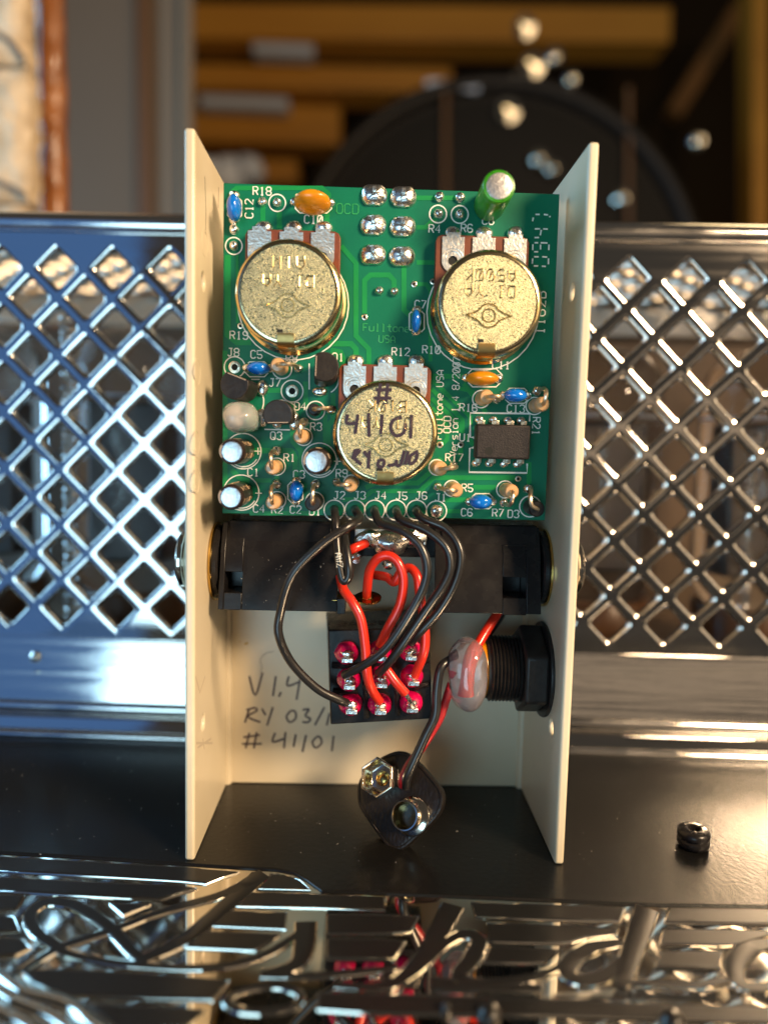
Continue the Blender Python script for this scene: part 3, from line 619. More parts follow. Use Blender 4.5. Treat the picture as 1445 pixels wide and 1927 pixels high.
# --- potentiometers
def pot(bx, by, lugs, wy0, wx, tabx, words, plab):
    a, b = bp(bx, by); t = MB()
    P = bpy.data.objects.new('potentiometer', None); sc.collection.objects.link(P); P.location = FP(a, b, 0)*MM
    P.parent = pcb; P.matrix_parent_inverse = Matrix.Translation(-pcb.location); P.empty_display_size = .004; P['label'] = plab
    f = Fr(FP(a, b, 0), (1, 0, 0), (0, 0, 1)); r_ = 8.25
    x0, z0 = bp(wx[0], wy0, 2.2); x1, _ = bp(wx[1], wy0, 2.2); zt = z0-f.o.z; k_ = .9
    xa, xb = x0-f.o.x, x1-f.o.x
    MB().prism(f, [(xa, -1), (xb, -1), (xb, zt-k_), (xb-.3, zt-.3), (xb-k_, zt), (xa+k_, zt), (xa+.3, zt-.3), (xa, zt-k_)], .5, 2.2).build('wafer', M['phenolic'], P, bevel=.12)
    for (l0, l1) in lugs:                                     # each lug: tongue with an eye, bent over the wafer's edge
        la, _ = bp(l0, wy0, 2.3); lb, _ = bp(l1, wy0, 2.3); la -= f.o.x; lb -= f.o.x; cx_ = (la+lb)/2; hw = (lb-la)/2; zc = zt-4.1; ca_ = math.degrees(math.atan2(3.75, hw)); AG = [0, 15, 30, 45, ca_, 78, 90, 102, 180-ca_, 135, 150, 165]+list(range(180, 360, 18)); N = len(AG)
        out = []; inn = []
        for i in range(N):
            q = R(AG[i]); c, s_ = math.cos(q), math.sin(q)
            if s_ > 1e-6: m_ = 1/max(abs(c), abs(s_)*hw/3.75); out.append((cx_+hw*c*m_, zc+min(3.75, hw*s_*m_)))
            else: out.append((cx_+hw*c, zc+hw*s_*1.02))
            inn.append((cx_+.78*c, zc+.78*s_))
        mb = MB()
        for h in (2.22, 2.5):
            mb.add([f(p[0], p[1], h) for p in out]+[f(p[0], p[1], h) for p in inn], [(i, (i+1) % N, N+(i+1) % N, N+i) for i in range(N)])
        for L_ in (out, inn): mb.add([f(p[0], p[1], 2.22) for p in L_]+[f(p[0], p[1], 2.5) for p in L_], [(i, (i+1) % N, N+(i+1) % N, N+i) for i in range(N)])
        mb.tube([f(cx_+1.25*math.cos(q*math.pi/14), zc+.2+1.25*math.sin(q*math.pi/14), 2.5) for q in range(1, 14)], .09, 5)
        mb.tube([f(cx_+1.7*math.cos(q*math.pi/14), zc+.2+1.7*math.sin(q*math.pi/14), 2.5) for q in range(1, 14)], .07, 5)
        mb.box(f, cx_-hw*.62, cx_+hw*.62, zt-.36, zt+.30, 2.2, 2.49); mb.box(f, cx_-hw*.6, cx_+hw*.6, zt+.05, zt+.3, .1, 2.2)
        lo = mb.build('lug', M['lug'], P)
        MB().lathe(Fr(f(cx_, zc, 2.205), (1, 0, 0), (0, 0, 1)), [(.77, 0), (.77, .03)], 16).build('eyelet_hole', M['hole'], P)
    MB().lathe(f, [(r_+.35, .1), (r_+.35, .45), (r_+.1, .6), (r_-.05, .7), (r_-.05, 3), (r_, 6.4), (r_-.12, 6.95), (r_-.45, 7.28), (r_-.85, 7.38), (r_-1.05, 7.36)], 72, caps=False).build('can', M['zinc'], P)
    tb = bp(tabx[0], tabx[1], 7.3); tx = tb[0]-f.o.x; hw = 1.3
    N = 72; rr = r_-1.02; ring_ = [(rr*math.cos(2*math.pi*i/N), rr*math.sin(2*math.pi*i/N)) for i in range(N)]
    MB().prism(f, ring_, 7.1, 7.34).build('can_face', M['zincface'], P)
    mb = MB(); mb.add([f(tx-hw, -6.1, 7.62), f(tx+hw, -6.1, 7.62), f(tx+hw, -7.4, 7.75), f(tx-hw, -7.4, 7.75), f(tx+hw, -8.15, 7.2), f(tx-hw, -8.15, 7.2), f(tx+hw, -8.3, 3), f(tx-hw, -8.3, 3),
                       f(tx-hw, -6.1, 7.3), f(tx+hw, -6.1, 7.3), f(tx+hw, -7.4, 7.3), f(tx-hw, -7.4, 7.3)], [(0, 1, 2, 3), (3, 2, 4, 5), (5, 4, 6, 7), (8, 9, 1, 0), (1, 9, 10, 2), (0, 3, 11, 8)])
    mb.build('tab', M['tab'], P, angle=70); MB().box(f, tx-hw-.1, tx-hw*.35, -6.0, -5.5, 7.3, 7.36).build('slot', M['hole'], P)
    for (s_, yy, hh) in words:
        stext(MB(), f, s_, tx*.3, yy, hh, 180, 7.34, .14, flat=.85, adv=6.2).build('embossed_text', M['emboss'], P)
    ys = -1.9; pts = []                                      # ringed-planet emblem
    half = [(-3.6, 0), (-2.3, .42), (-1.55, .85), (-.95, 1.5), (0, 1.78), (.95, 1.5), (1.55, .85), (2.3, .42), (3.6, 0)]
    pts = [f(tx*.3+p.x, ys+p.y, 7.36) for p in smooth([V((a, b, 0)) for a, b in half], 4)]+[f(tx*.3+p.x, ys-p.y, 7.36) for p in smooth([V((a, b, 0)) for a, b in half[::-1]], 4)[1:-1]]
    mb = MB().tube(pts, .15, 6, closed=True); mb.tube([f(tx*.3+1.0*math.cos(i*math.pi/10), ys+1.0*math.sin(i*math.pi/10), 7.36) for i in range(20)], .13, 6, closed=True)
    mb.build('emblem', M['emboss'], P)
    return P, f
pot(552, 569, [(467, 511), (527, 571), (586, 630)], 430, (462, 641), (538, 640), [('A1M', 4.5, 1.9), ('DI YA', 1.75, 1.75)], 'left potentiometer stamped A1M')
pot(907, 587, [(832.6, 874), (889.5, 932), (949, 991)], 441, (820.5, 996), (915, 650), [('A500K', 4.2, 1.7), ('DI YA', 1.75, 1.75)], 'right potentiometer stamped A500K')
Pm, fm = pot(724, 816, [(647, 689), (703.6, 746.8), (761.7, 804.4)], 684, (638, 811.7), (725, 893), [('B10K', 4.1, 1.7), ('DI YA', 1.55, 1.75)], 'middle potentiometer with marker writing')
def mk(pts): return [aty(*c4(*q), YP-7.42) for q in pts]
for ls in ([[(590, 515), (755, 515)], [(570, 600), (750, 600)], [(640, 450), (610, 660)], [(715, 450), (690, 665)]], [[(300, 770), (290, 860), (400, 855)], [(405, 770), (375, 970)]], [[(515, 755), (520, 1000)]], [[(655, 770), (640, 1000)]],
           [[(860, 800), (770, 830), (745, 920), (800, 990), (880, 955), (895, 860)]], [[(960, 775), (950, 1020)]], [[(375, 1145), (350, 1235)], [(360, 1150), (425, 1145), (370, 1215), (440, 1290)]], [[(465, 1150), (510, 1215)], [(525, 1145), (510, 1330)]],
           [[(625, 1240), (610, 1300), (660, 1310), (675, 1250), (625, 1240)], [(715, 1285), (735, 1300), (800, 1280)]], [[(885, 1145), (850, 1290)], [(800, 1240), (810, 1300), (850, 1290)]], [[(925, 1150), (890, 1290)], [(1025, 1150), (950, 1200), (940, 1280), (1000, 1250), (1020, 1170)]]):
    mb = MB()
    for l in ls: mb.tube(smooth(mk(l), 4), .30, 6, flat=(FP.n, .12))
    mb.build('marker_writing', M['ink'], Pm)

def part(name, x, y, lab=None, par=pcb):
    a, b = bp(x, y); P = bpy.data.objects.new(name, None); sc.collection.objects.link(P); P.location = FP(a, b, 0)*MM
    P.parent = par; P.matrix_parent_inverse = Matrix.Translation(-par.location); P.empty_display_size = .002
    if lab: P['label'] = lab
    return P
# --- blue and orange ceramic capacitors
def bead(x, y, lx, lz, lab, m='capblue', h0=1.0, hh=3.4, lean=0.):
    P = part('capacitor', x, y, lab); s_ = (120-h0-hh*.5)/120
    a, b = bp(x, y, h0+hh*.5); rx, rz = lx*K*s_/2, lz*K*s_/2
    f = Fr(FP(a, b, h0+hh*.5), (1, 0, 0), (0, 0, 1)); f.n = (f.n+V((0, 0, lean))).normalized()
    MB().blob(f, rx, rz, hh*.55, 28, 14, .05, seed=x, pw=.82).build('body', M[m], P)
    L_ = lx > lz; d = (lx if L_ else lz)*K*.40
    for s2 in (-1, 1):
        q = (d*s2, 0) if L_ else (0, d*s2); fa, fb = bp(x, y)
        MB().tube([FP(fa+q[0]*1.15, fb+q[1]*1.15, .05), FP(fa+q[0]*1.1, fb+q[1]*1.1, .7), FP(fa+q[0]*.9, fb+q[1]*.9, h0+hh*.4)], [.42, .34, .3], 10).build('lead', M['wirelead'], P)
        j = MB().blob(Fr(FP(fa+q[0]*1.18, fb+q[1]*1.18, .03), (1, 0, 0), (0, 0, 1)), .9, .8, .7, 14, 5, .1, 0., seed=x+s2); j.build('solder_joint', M['solder'], P)
bead(441, 391, 26, 46, 'blue capacitor C12 in the top left corner'); bead(487, 693, 43, 24, 'blue capacitor C5'); bead(558, 924, 26, 40, 'blue capacitor C2 standing upright'); bead(783, 604, 19, 41, 'slim blue capacitor C7')
bead(969, 744, 44, 26, 'blue capacitor C13'); bead(904, 944, 44, 28, 'blue capacitor C6')
bead(588, 381, 66, 30, 'large orange capacitor C10 leaning upward', 'caporange', 1.2, 4.6, .25); bead(907, 712, 62, 26, 'large orange capacitor C11', 'caporange', 1.2, 4.2)
# --- electrolytic capacitors
def can(x, y, r_, h, m, lab, stripe=180, ink=True):
    P = part('capacitor', x, y, lab); a, b = bp(x, y); f = Fr(FP(a, b, .3), (1, 0, 0), (0, 0, 1))
    MB().lathe(f, [(r_*.95, 0), (r_, .3), (r_, h*.80), (r_*.96, h*.84), (r_, h*.88), (r_, h-.35), (r_*.93, h-.08), (r_*.82, h)], 40).build('sleeve', M[m], P)
    MB().lathe(f, [(r_*.77, h-.1), (r_*.77, h+.02), (r_*.7, h+.05)], 32).build('can_top', M['alu'], P)
    if ink:
        n = 8; vs = []
        for (rr, hz) in ((r_+.02, .5), (r_+.02, h-.36), (r_*.95, h-.07), (r_*.82, h+.015)):
            vs += [f(rr*math.cos(R(stripe-32+64*i/n)), rr*math.sin(R(stripe-32+64*i/n)), hz) for i in range(n+1)]
        MB().add(vs, [(j*(n+1)+i, j*(n+1)+i+1, (j+1)*(n+1)+i+1, (j+1)*(n+1)+i) for j in range(3) for i in range(n)]).build('stripe', M['stripe'], P)
        mb = MB()                                            # printed characters round the sleeve
        for k_ in range(3):
            for i, ch in enumerate('16V47'):
                q0 = stripe+150+k_*58
                for s_ in G[ch].split():
                    mb.tube([f((r_+.015)*math.cos(R(q0+int(s_[z])*6.)), (r_+.015)*math.sin(R(q0+int(s_[z])*6.)), 1.+i*1.5+int(s_[z+1])*.14) for z in range(0, len(s_)-1, 2)], .04, 4)
        mb.build('printing', M['printing'], P)
    else:
        mb = MB()
        for q in (62, 20, 118, 285): mb.tube([f((r_+.01)*math.cos(R(q)), (r_+.01)*math.sin(R(q)), h-1.6), f((r_+.01)*math.cos(R(q)), (r_+.01)*math.sin(R(q)), h-.35), f(r_*.84*math.cos(R(q+3)), r_*.84*math.sin(R(q+3)), h+.005)], .07, 4)
        mb.build('printing', M['sleeve'], P)
can(458, 849, 2.0, 9.6, 'sleeve', 'black electrolytic capacitor C1 with silver top'); can(455, 928, 2.0, 9.2, 'sleeve', 'black electrolytic capacitor C4 with silver top'); can(602, 866, 2.1, 8.0, 'sleeve', 'black electrolytic capacitor C3 with silver top', 165)
can(919, 389, 2.5, 9.0, 'green', 'tall green electrolytic capacitor at the top edge', ink=False)
# --- transistors (half-round black bodies)
def to92(x, y, h0, h, rot, lab, tilt=(0, 0)):
    P = part('transistor', x, y, lab); a, b = bp(x, y); n = (FP.n+FP.u*tilt[0]+FP.v*tilt[1]).normalized()
    f = axis_frame(FP(a, b, h0), n, (0, 0, 1)); c, s_ = math.cos(R(rot)), math.sin(R(rot)); pts = []
    for i in range(25):
        q = R(-38+256*i/24); u_, v_ = 2.35*math.cos(q), 2.35*math.sin(q); pts.append((u_*c-v_*s_, u_*s_+v_*c))
    MB().prism(f, pts, 0, h).build('body', M['blackplastic'], P, bevel=.16)
    for k_ in (-1, 0, 1):
        MB().tube([FP(a+k_*1.4*c, b+k_*1.4*s_, 0), FP(a+k_*1.2*c, b+k_*1.2*s_, h0*.5), f(k_*1.15*c, k_*1.15*s_, .2)], .24, 6).build('lead', M['wirelead'], P)
    q0 = pts[0]; q1 = pts[-1]; MB().tube([f(q0[0]*.86, q0[1]*.86+.0, h+.0), f(q1[0]*.86, q1[1]*.86, h+.0)], .07, 5).build('mould_line', M['stripe'], P)
to92(611, 704, 2.0, 4.6, -92, 'black transistor Q1 beside the middle potentiometer', (.06, .12)); to92(464, 732, 1.6, 4.8, 160, 'black transistor leaning at the left edge', (-.18, .05)); to92(531, 783, 1.2, 4.5, 2, 'black transistor above Q3')
# --- component sealed in a clear blob at the left edge
P = part('resin_blob', 452, 786, 'clear resin blob over a small component at the left edge'); a, b = bp(455, 786, 4)
f = Fr(FP(a, b, 3.6), (1, 0, 0), (0, 0, 1))
MB().blob(f, 2.95, 2.6, 4.2, 28, 16, .16, seed=3).build('resin', M['clearblob'], P)
MB().tube(smooth([f(-1.9, 0.3, 3.0), f(-1.2, .35, 3.4), f(.9, .35, 3.6), f(1.7, .25, 3.0)], 5), .2, 8).build('lead', M['wirelead'], P)
MB().blob(Fr(f(-.9, .1, 1.2), (1, 0, 0), (0, 0, 1)), 1.2, 1.4, 1.8, 16, 8).build('core', M['stripe'], P)
# --- resistors and diodes standing on end, one lead bent over to its pad
def upright(kind, x, y, r_, h, pads, m, lab, bow=0., lm='wirelead', lift=1.1):
    P = part(kind, x, y, lab); a, b = bp(x, y); f = Fr(FP(a, b, .2), (1, 0, 0), (0, 0, 1))
    if kind == 'resistor': prof = [(r_*.5, 0), (r_*.95, .25), (r_*1.02, .8), (r_*.98, 1.6), (r_*.88, 2.0), (r_*.88, h-2), (r_*.98, h-1.6), (r_*1.02, h-.9), (r_*.98, h-.35), (r_*.8, h-.08), (r_*.3, h)]
    else: prof = [(r_*.6, 0), (r_, .2), (r_, h-.25), (r_*.85, h-.05), (r_*.3, h)]
    MB().lathe(f, prof, 26).build('body', M[m], P)
    qa, qb = bp(*pads); t = f.o+f.n*h; e = FP(qa, qb, .1); d = e-t; d = d-f.n*d.dot(f.n); s_ = d.cross(f.n).normalized()*bow
    MB().tube(smooth([t-f.n*.4, t+f.n*.35, t+f.n*lift+d*.28+s_, t+f.n*(lift*.85)+d*.72+s_, t+d*1.0-f.n*.9+s_*.4, e+f.n*1.2, e], 6), .34, 8).build('lead', M[lm], P)
for x, y, px, py, n in ((531, 694, 562, 694, 'R8'), (571.5, 822, 573, 794, 'R3'), (521, 878, 520, 849, 'R1'), (522, 941, 520, 912, 'R2'), (661, 909, 633.6, 907, 'R9'), (905, 751, 934, 752, 'R16'), (1005, 764, 1009.6, 736, 'R21'), (822, 879.5, 852, 877, 'R17'), (850, 919, 822.5, 915.5, 'R5'), (950, 921, 946.6, 946, 'R7')):
    upright('resistor', x, y, 1.18, 5.6, (px, py), 'res', None)
upright('diode', 594, 772.6, .95, 4.0, (623.5, 771), 'blackplastic', 'small black diode D4'); upright('diode', 593, 943, 1.3, 4.8, (594, 911), 'blackplastic', 'black diode D1 above the wires'); upright('diode', 997, 953, 1.3, 4.8, (992.5, 919), 'blackplastic', 'black diode D3 in the lower right corner', bow=-1.0)
# --- eight-pin chip
P = part('chip', 944, 833, 'black eight-pin chip with a dot by one corner'); a0, b1 = bp(897, 798, 3.9); a1, b0 = bp(996, 865, 3.9)
MB().prism(Fr((0, YP, 0), (1, 0, 0), (0, 0, 1)), [(a0, b0), (a1, b0), (a1, b1), (a0, b1)], .9, 3.9).build('body', M['chip'], P, bevel=.3)
q = bp(*c5(665, 1048), 3.9); MB().lathe(Fr(FP(q[0], q[1], 3.88), (1, 0, 0), (0, 0, 1)), [(.68, 0), (.68, .04), (.6, .035)], 22).build('index_dot', M['hole'], P)
for xs, s_, zz in (((585, 735, 890, 1030), 1, b1), ((568, 712, 868, 1010), -1, b0)):
    for x in xs:
        cx_, _ = bp(800+x/5.558, 795, 2.5); hw = .62 if x not in (568, 1030) else .5
        mb = MB().box(FP, cx_-hw, cx_+hw, min(zz, zz+s_*.75), max(zz, zz+s_*.75), 2.2, 2.5); mb.box(FP, cx_-hw*.6, cx_+hw*.6, min(zz+s_*.45, zz+s_*.76), max(zz+s_*.45, zz+s_*.76), .1, 2.21)
        mb.build('pin', M['goldpad'], P, bevel=.08); MB().blob(Fr(FP(cx_, zz+s_*.85, .02), (1, 0, 0), (0, 0, 1)), .85, .7, .6, 14, 5, .1, 0., seed=x).build('solder_joint', M['solder'], P)

# ================================================================== jacks either side
def jack(side):
    s_ = side; lab = ('black plastic audio jack bolted to the left wall below the board, with a square slot' if s_ < 0 else 'black plastic audio jack bolted to the right wall above the power socket')
    zc, yc = 46.2, 125.0
    t = thing('audio_jack', lab, 'audio jack', (s_*18, yc, 38), 'audio jacks below the circuit board')
    fr = Fr((0, 0, 0), (0, 1, 0), (0, 0, 1))                 # normal +x
    a, b = (-27.1, -7.3) if s_ < 0 else (9.0, 27.0)
    hexa = [(117.7, 39.2), (132.0, 38.6), (133.0, 52.6), (122.0, 53.4), (119.8, 49.0)] if s_ < 0 else [(117.7, 39.4), (132.0, 38.6), (133.0, 52.4), (122.0, 53.6), (119.8, 49.4)]
    xs = (-26.2, -23.2) if s_ < 0 else (20.5, 24.5)
    mb = MB(); zs = (42.0, 45.4)
    # body with the slot cut out of its front face
    segs = [(a, xs[0]), (xs[1], b)]
    for g in segs: mb.prism(fr, hexa, *g)
    mb.prism(fr, [(117.7, 39.2), (132, 38.6), (132, zs[0]), (118.3, zs[0])], *xs); mb.prism(fr, [(119.03, zs[1]), (132, zs[1]), (133, 52.5), (122, 53.5), (119.8, 49.2)], *xs)
    mb.prism(fr, [(123.5, zs[0]-.01), (132, zs[0]-.01), (132, zs[1]+.01), (123.5, zs[1]+.01)], *xs)
    mb.build('body', M['jack'], t, bevel=.12)
    if s_ < 0:
        mb = MB().box(fr, 117.4, 124, 38.9, 41.5, -7.3, -5.9); mb.build('foot', M['jack'], t, bevel=.1)
        mb = MB().prism(fr, [(120.4, 50.0), (130, 50.0), (131, 53.9), (121.6, 53.9)], -26.0, -8.5); mb.build('cover', M['jack'], t, bevel=.3)
    else: MB().prism(fr, [(120.4, 50.4), (130, 50.4), (131, 54.0), (121.6, 54.0)], 10.0, 26.6).build('cover', M['jack'], t, bevel=.3)
    f = axis_frame((s_*28.9, yc, zc), (-s_, 0, 0))
    MB().lathe(f, [(4.8, 0), (6.9, 0), (6.9, .35), (6.6, .5), (4.8, .5)], 48).build('washer', M['gold'], t)
    MB().lathe(f, [(4.6, .5), (6.5, .52), (6.5, 1.2), (6.2, 1.5), (4.6, 1.5)], 48).build('collar', M['jack'], t)
    f2 = axis_frame((s_*(HW+TH), yc, zc+.3), (s_, 0, 0)); pr_ = [(5.2, 0)]
    for i in range(6): pr_ += [(5.2, .1+i*.62), (4.85, .4+i*.62)]
    pr_ += [(4.9, 4.0), (4.3, 4.5), (2.6, 4.5), (2.5, 1)]
    MB().lathe(f2, pr_, 40).build('threaded_bushing', M['nickel'], t)
jack(-1); jack(1)
# specks of print on the left jack
# terminals between the jacks
t = thing('solder_terminal', 'lumpy silver solder terminal bridging the two audio jacks', 'terminal', aty(730, 1040, 122))
for x, y, rx, rz, rh in ((700, 1014, 2.6, 1.6, 1.5), (742, 1018, 2.9, 2.0, 1.9), (775, 1014, 2.4, 1.5, 1.3), (728, 1030, 2.0, 1.2, 1.4), (668, 1048, 1.2, 1.0, 1.0), (729, 1063, 1.0, .9, 1.0)):
    f = Fr(aty(x, y, 121), (1, 0, 0), (0, 0, 1)); MB().blob(f, rx, rz, rh, 18, 9, .45, seed=x).build('solder_lump', M['solder'], t)
MB().box(Fr(aty(735, 1010, 122.5), (1, 0, 0), (0, 0, 1)), -6.2, 6.2, -1.4, 1.4, -.6, .3).build('strap', M['lug'], t, bevel=.2)
MB().box(Fr(aty(735, 1040, 124), (1, 0, 0), (0, 0, 1)), -7.2, 8.4, -.8, 3.8, -3, -.5).build('carrier', M['jack'], t, bevel=.2)
t = thing('ground_lug', 'flat gold ring lug standing out between the jacks with a red wire', 'lug', aty(690, 1127, 120))
fl = Fr(aty(692, 1127, 119), (1, 0, .02), (0, 1, .38))
mb = MB(); N = 28
out = [(2.3*math.cos(2*math.pi*i/N), 1.9*math.sin(2*math.pi*i/N)) for i in range(N)]; inn = [(.8*math.cos(2*math.pi*i/N), .7*math.sin(2*math.pi*i/N)) for i in range(N)]
for h in (0, .35): mb.add([fl(*p, h) for p in out]+[fl(*p, h) for p in inn], [(i, (i+1) % N, N+(i+1) % N, N+i) for i in range(N)])
for L_ in (out, inn): mb.add([fl(*p, 0) for p in L_]+[fl(*p, .35) for p in L_], [(i, (i+1) % N, N+(i+1) % N, N+i) for i in range(N)])
mb.build('ring', M['gold'], t); MB().box(fl, -6.0, -1.9, -.9, .9, .04, .33).build('tongue', M['gold'], t, bevel=.08)
MB().blob(Fr(fl(0, 0, .2), fl.u, fl.v), 1.0, .9, .8, 14, 7, .2).build('solder_bead', M['gold'], t)

# ================================================================== footswitch
YS = 118.4
sw = thing('footswitch', 'black boxy footswitch with nine red varnished solder lugs facing out', 'switch', aty(712, 1362, 124))
tl, tr_, bl, br = aty(617, 1186, YS), aty(808, 1181, YS), aty(622, 1364, YS), aty(813, 1353, YS)
tlb, trb = aty(609, 1163, YS+11), aty(806, 1150, YS+11); dv = V((0, 12.5, 0))
mb = MB().add([tl, tr_, br, bl, tl+dv+V((-1.1, 0, .3)), tr_+dv+V((.2, 0, .3)), br+dv, bl+dv+V((-.6, 0, 0))], [(0, 1, 2, 3), (4, 7, 6, 5), (0, 4, 5, 1), (1, 5, 6, 2), (2, 6, 7, 3), (3, 7, 4, 0)])
mb.build('case', M['jack'], sw, bevel=.25)
fs_ = Fr(tl, tr_-tl, tl-bl)
ftop = Fr(tl+V((0, .3, .02)), tr_-tl, V((-.09, 1, .03)))
for s_, x, y_, h in (('2A', 3.2, 3.4, 2.2), ('125V', 8.4, 3.4, 2.2), ('DS 37', 12.6, 1.5, 1.6)):
    stext(MB(), ftop, s_, x, y_, h, 0, .02, .10).build('moulded_text', M['chip'], sw)
for (x0, y0, x1, y1) in ((624, 1252, 700, 1256), (626, 1302, 672, 1302), (779, 1246, 808, 1242), (780, 1293, 806, 1287), (690, 1196, 688, 1230), (686, 1285, 690, 1350), (745, 1290, 748, 1345), (742, 1195, 742, 1260)):
    MB().tube([aty(x0, y0, YS-.35), aty(x1, y1, YS-.35)], .5, 6, flat=((0, 1, 0), 1.3)).build('divider', M['jack'], sw)
LG = [[(652, 1228), (715, 1225), (771, 1224)], [(656, 1278), (716, 1275), (775, 1271)], [(660, 1324), (714, 1325), (773, 1321)]]
for row in LG:
    for (x, y) in row:
        P = bpy.data.objects.new('terminal', None); sc.collection.objects.link(P); c = aty(x, y, YS-.2); P.location = c*MM; P.parent = sw; P.matrix_parent_inverse = Matrix.Translation(-sw.location); P.empty_display_size = .002
        MB().blob(Fr(aty(x, y, YS-.4), (1, 0, 0), (0, 0, 1)), 2.05, 1.95, 2.3, 24, 12, .10, seed=x+y).build('varnish', M['crimson'], P)
        f = Fr(aty(x+2, y+9, YS-2.2), (1, 0, 0), (0, 0, 1))
        mb = MB().box(f, -.95, .95, -.55, .25, -1.5, 1.5); mb.build('lug', M['solder'], P, bevel=.12)
        MB().blob(Fr(aty(x+1, y+2, YS-2.3), (1, 0, 0), (0, 0, 1)), 1.0, .6, .7, 14, 8, .35, seed=x*2+y).build('solder_bead', M['solder'], P)

# ================================================================== power socket
zc, yc = 28.6, 122.5
ps = thing('power_socket', 'threaded black power socket with hexagonal nut on the right wall', 'power socket', (25, yc, 22))
f = axis_frame((HW-.02, yc, zc), (-1, 0, 0))
MB().prism(f, [(7.9*math.cos(R(30+60*i)), 7.9*math.sin(R(30+60*i))) for i in range(6)], .55, 4.6).build('hex_nut', M['blackplastic'], ps, bevel=.55, seg=3)
MB().lathe(f, [(8.2, 0), (8.3, .3), (8.2, .6)], 40).build('flange', M['blackplastic'], ps)
pr_ = [(5.2, 4.5)]
for i in range(9): pr_ += [(5.75, 4.75+i*.62), (5.25, 5.05+i*.62)]
pr_ += [(5.2, 10.4)]
MB().lathe(f, pr_, 40).build('thread', M['blackplastic'], ps)
MB().lathe(f, [(4.9, 10.4), (4.95, 10.5), (4.95, 11.2), (4.8, 11.3)], 40).build('insulator_disc', M['caporange'], ps)
MB().blob(Fr(aty(880, 1268, 119), (1, 0, 0), (0, 0, 1)), 3.5, 6.2, 4.6, 32, 18, .16, seed=11, pw=.72).build('glue', M['glue'], ps)

# ================================================================== wires
def wire(name, lab, cat, pts, r_, m, grp, k=8, par=None):
    P3 = [aty(x, y, Y) for x, y, Y in pts]
    o = MB().tube(smooth(P3, k), r_, 12).build(name, M[m], par)
    if par is None: tag(o, lab, cat, grp)
    return o
GB = 'black wires from the board to the footswitch'; GR = 'red wires inside the box'
wire('wire', 'black wire bowing widely left from the board edge to the lowest left lug', 'wire', [(668, 958, 120), (671, 964, 117), (676, 976, 115), (655, 991, 112), (605, 1025, 111), (550, 1083, 111), (527, 1157, 112), (526, 1199, 112), (550, 1249, 113), (597, 1296, 114), (640, 1318, 115), (652, 1323, 116)], .72, 'wblack', GB)
o = wire('wire', 'short black wire looping tightly down in front of the left jack, with white print', 'wire', [(629, 958, 120), (630, 966, 117.5), (632, 985, 116), (634, 1020, 115), (638, 1060, 114), (646, 1092, 113.6), (656, 1085, 113.4), (656, 1060, 113.6), (650, 1025, 115), (645, 1003, 118)], .72, 'wblack', GB)
MB().tube([aty(639, 1040, 113.2), aty(641, 1075, 112.8)], .01, 4)
a_ = aty(638.5, 1054, 113.15); fz = Fr(a_, V((.12, 0, -1)), V((1, 0, .12)))
stext(MB(), fz, 'AWZ', 0, 0, 1.0, 0, .06, .06).build('print', M['silk'], o)
wire('wire', 'black wire curving right from the board and crossing left to the middle left lug', 'wire', [(705, 958, 120), (706, 966, 117), (717, 985, 115), (758, 1000, 113), (790, 1027, 112), (803, 1066, 111.4), (796, 1107, 111.2), (767, 1162, 111.2), (729, 1217, 111.8), (695, 1245, 112.6), (660, 1265, 114), (648, 1270, 115)], .72, 'wblack', GB)
wire('wire', 'black wire arching right, middle one of the three bundled strands', 'wire', [(745, 958, 120), (747, 966, 117.3), (757, 980, 115.5), (802, 998, 114), (838, 1029, 113), (847, 1066, 112.5), (834, 1101, 112.2), (802, 1148, 112), (764, 1203, 112.2), (735, 1243, 113), (712, 1267, 114.5)], .72, 'wblack', GB)
o = wire('wire', 'outermost black wire of the bundle arching furthest right', 'wire', [(783.5, 958, 120), (785, 965, 117.4), (798, 977, 116), (837, 994, 115), (862, 1026, 114), (866, 1060, 113.5), (853, 1104, 113.2), (826, 1150, 113.2), (790, 1190, 113.6), (772, 1210, 115)], .72, 'wblack', GB)
wire('wire', 'red wire running down the middle of the footswitch to its lowest lug', 'wire', [(640, 1085, 119), (647, 1110, 116), (663, 1133, 114.6), (679, 1165, 114), (687, 1215, 113.6), (691, 1268, 113.4), (700, 1298, 114), (714, 1320, 115.5)], .78, 'wred', GR)
wire('wire', 'short cut stub of red wire ending at the solder terminal', 'wire', [(655, 1038, 117), (668, 1031, 116.6), (689, 1022, 118)], .78, 'wred', GR)
wire('wire', 'red wire looping over in an arch from the gold lug to the upper middle lug', 'wire', [(690, 1124, 119), (691, 1108, 117.5), (696, 1072, 116), (712, 1050, 115), (733, 1046, 114.5), (751, 1062, 114), (759, 1095, 113.8), (752, 1139, 113.6), (731, 1180, 114), (714, 1214, 115.5)], .78, 'wred', GR)
wire('wire', 'red wire dropping behind the black bundle to the right middle lug', 'wire', [(706, 1082, 121), (728, 1086, 119), (742, 1095, 118), (755, 1075, 117.5), (772, 1069, 117), (785, 1085, 116), (789, 1115, 115.5), (797, 1165, 115), (800, 1200, 114.6), (796, 1232, 114.6), (780, 1272, 116)], .78, 'wred', GR)
wire('wire', 'short red wire slanting down to the bottom right lug with bare end', 'wire', [(720, 1250, 115), (729, 1262, 114.4), (746, 1285, 114), (763, 1305, 114.2)], .78, 'wred', GR)
MB().tube([aty(762, 1304, 114.2), aty(770, 1316, 114.8), aty(777, 1330, 116)], [.4, .35, .45], 8)
tag(MB().tube([aty(761, 1303, 114.2), aty(770, 1316, 114.6), aty(777, 1330, 116)], [.42, .36, .5], 8).build('bare_wire_end', M['solder']), 'bare tinned wire end beside the bottom right lug', 'wire')
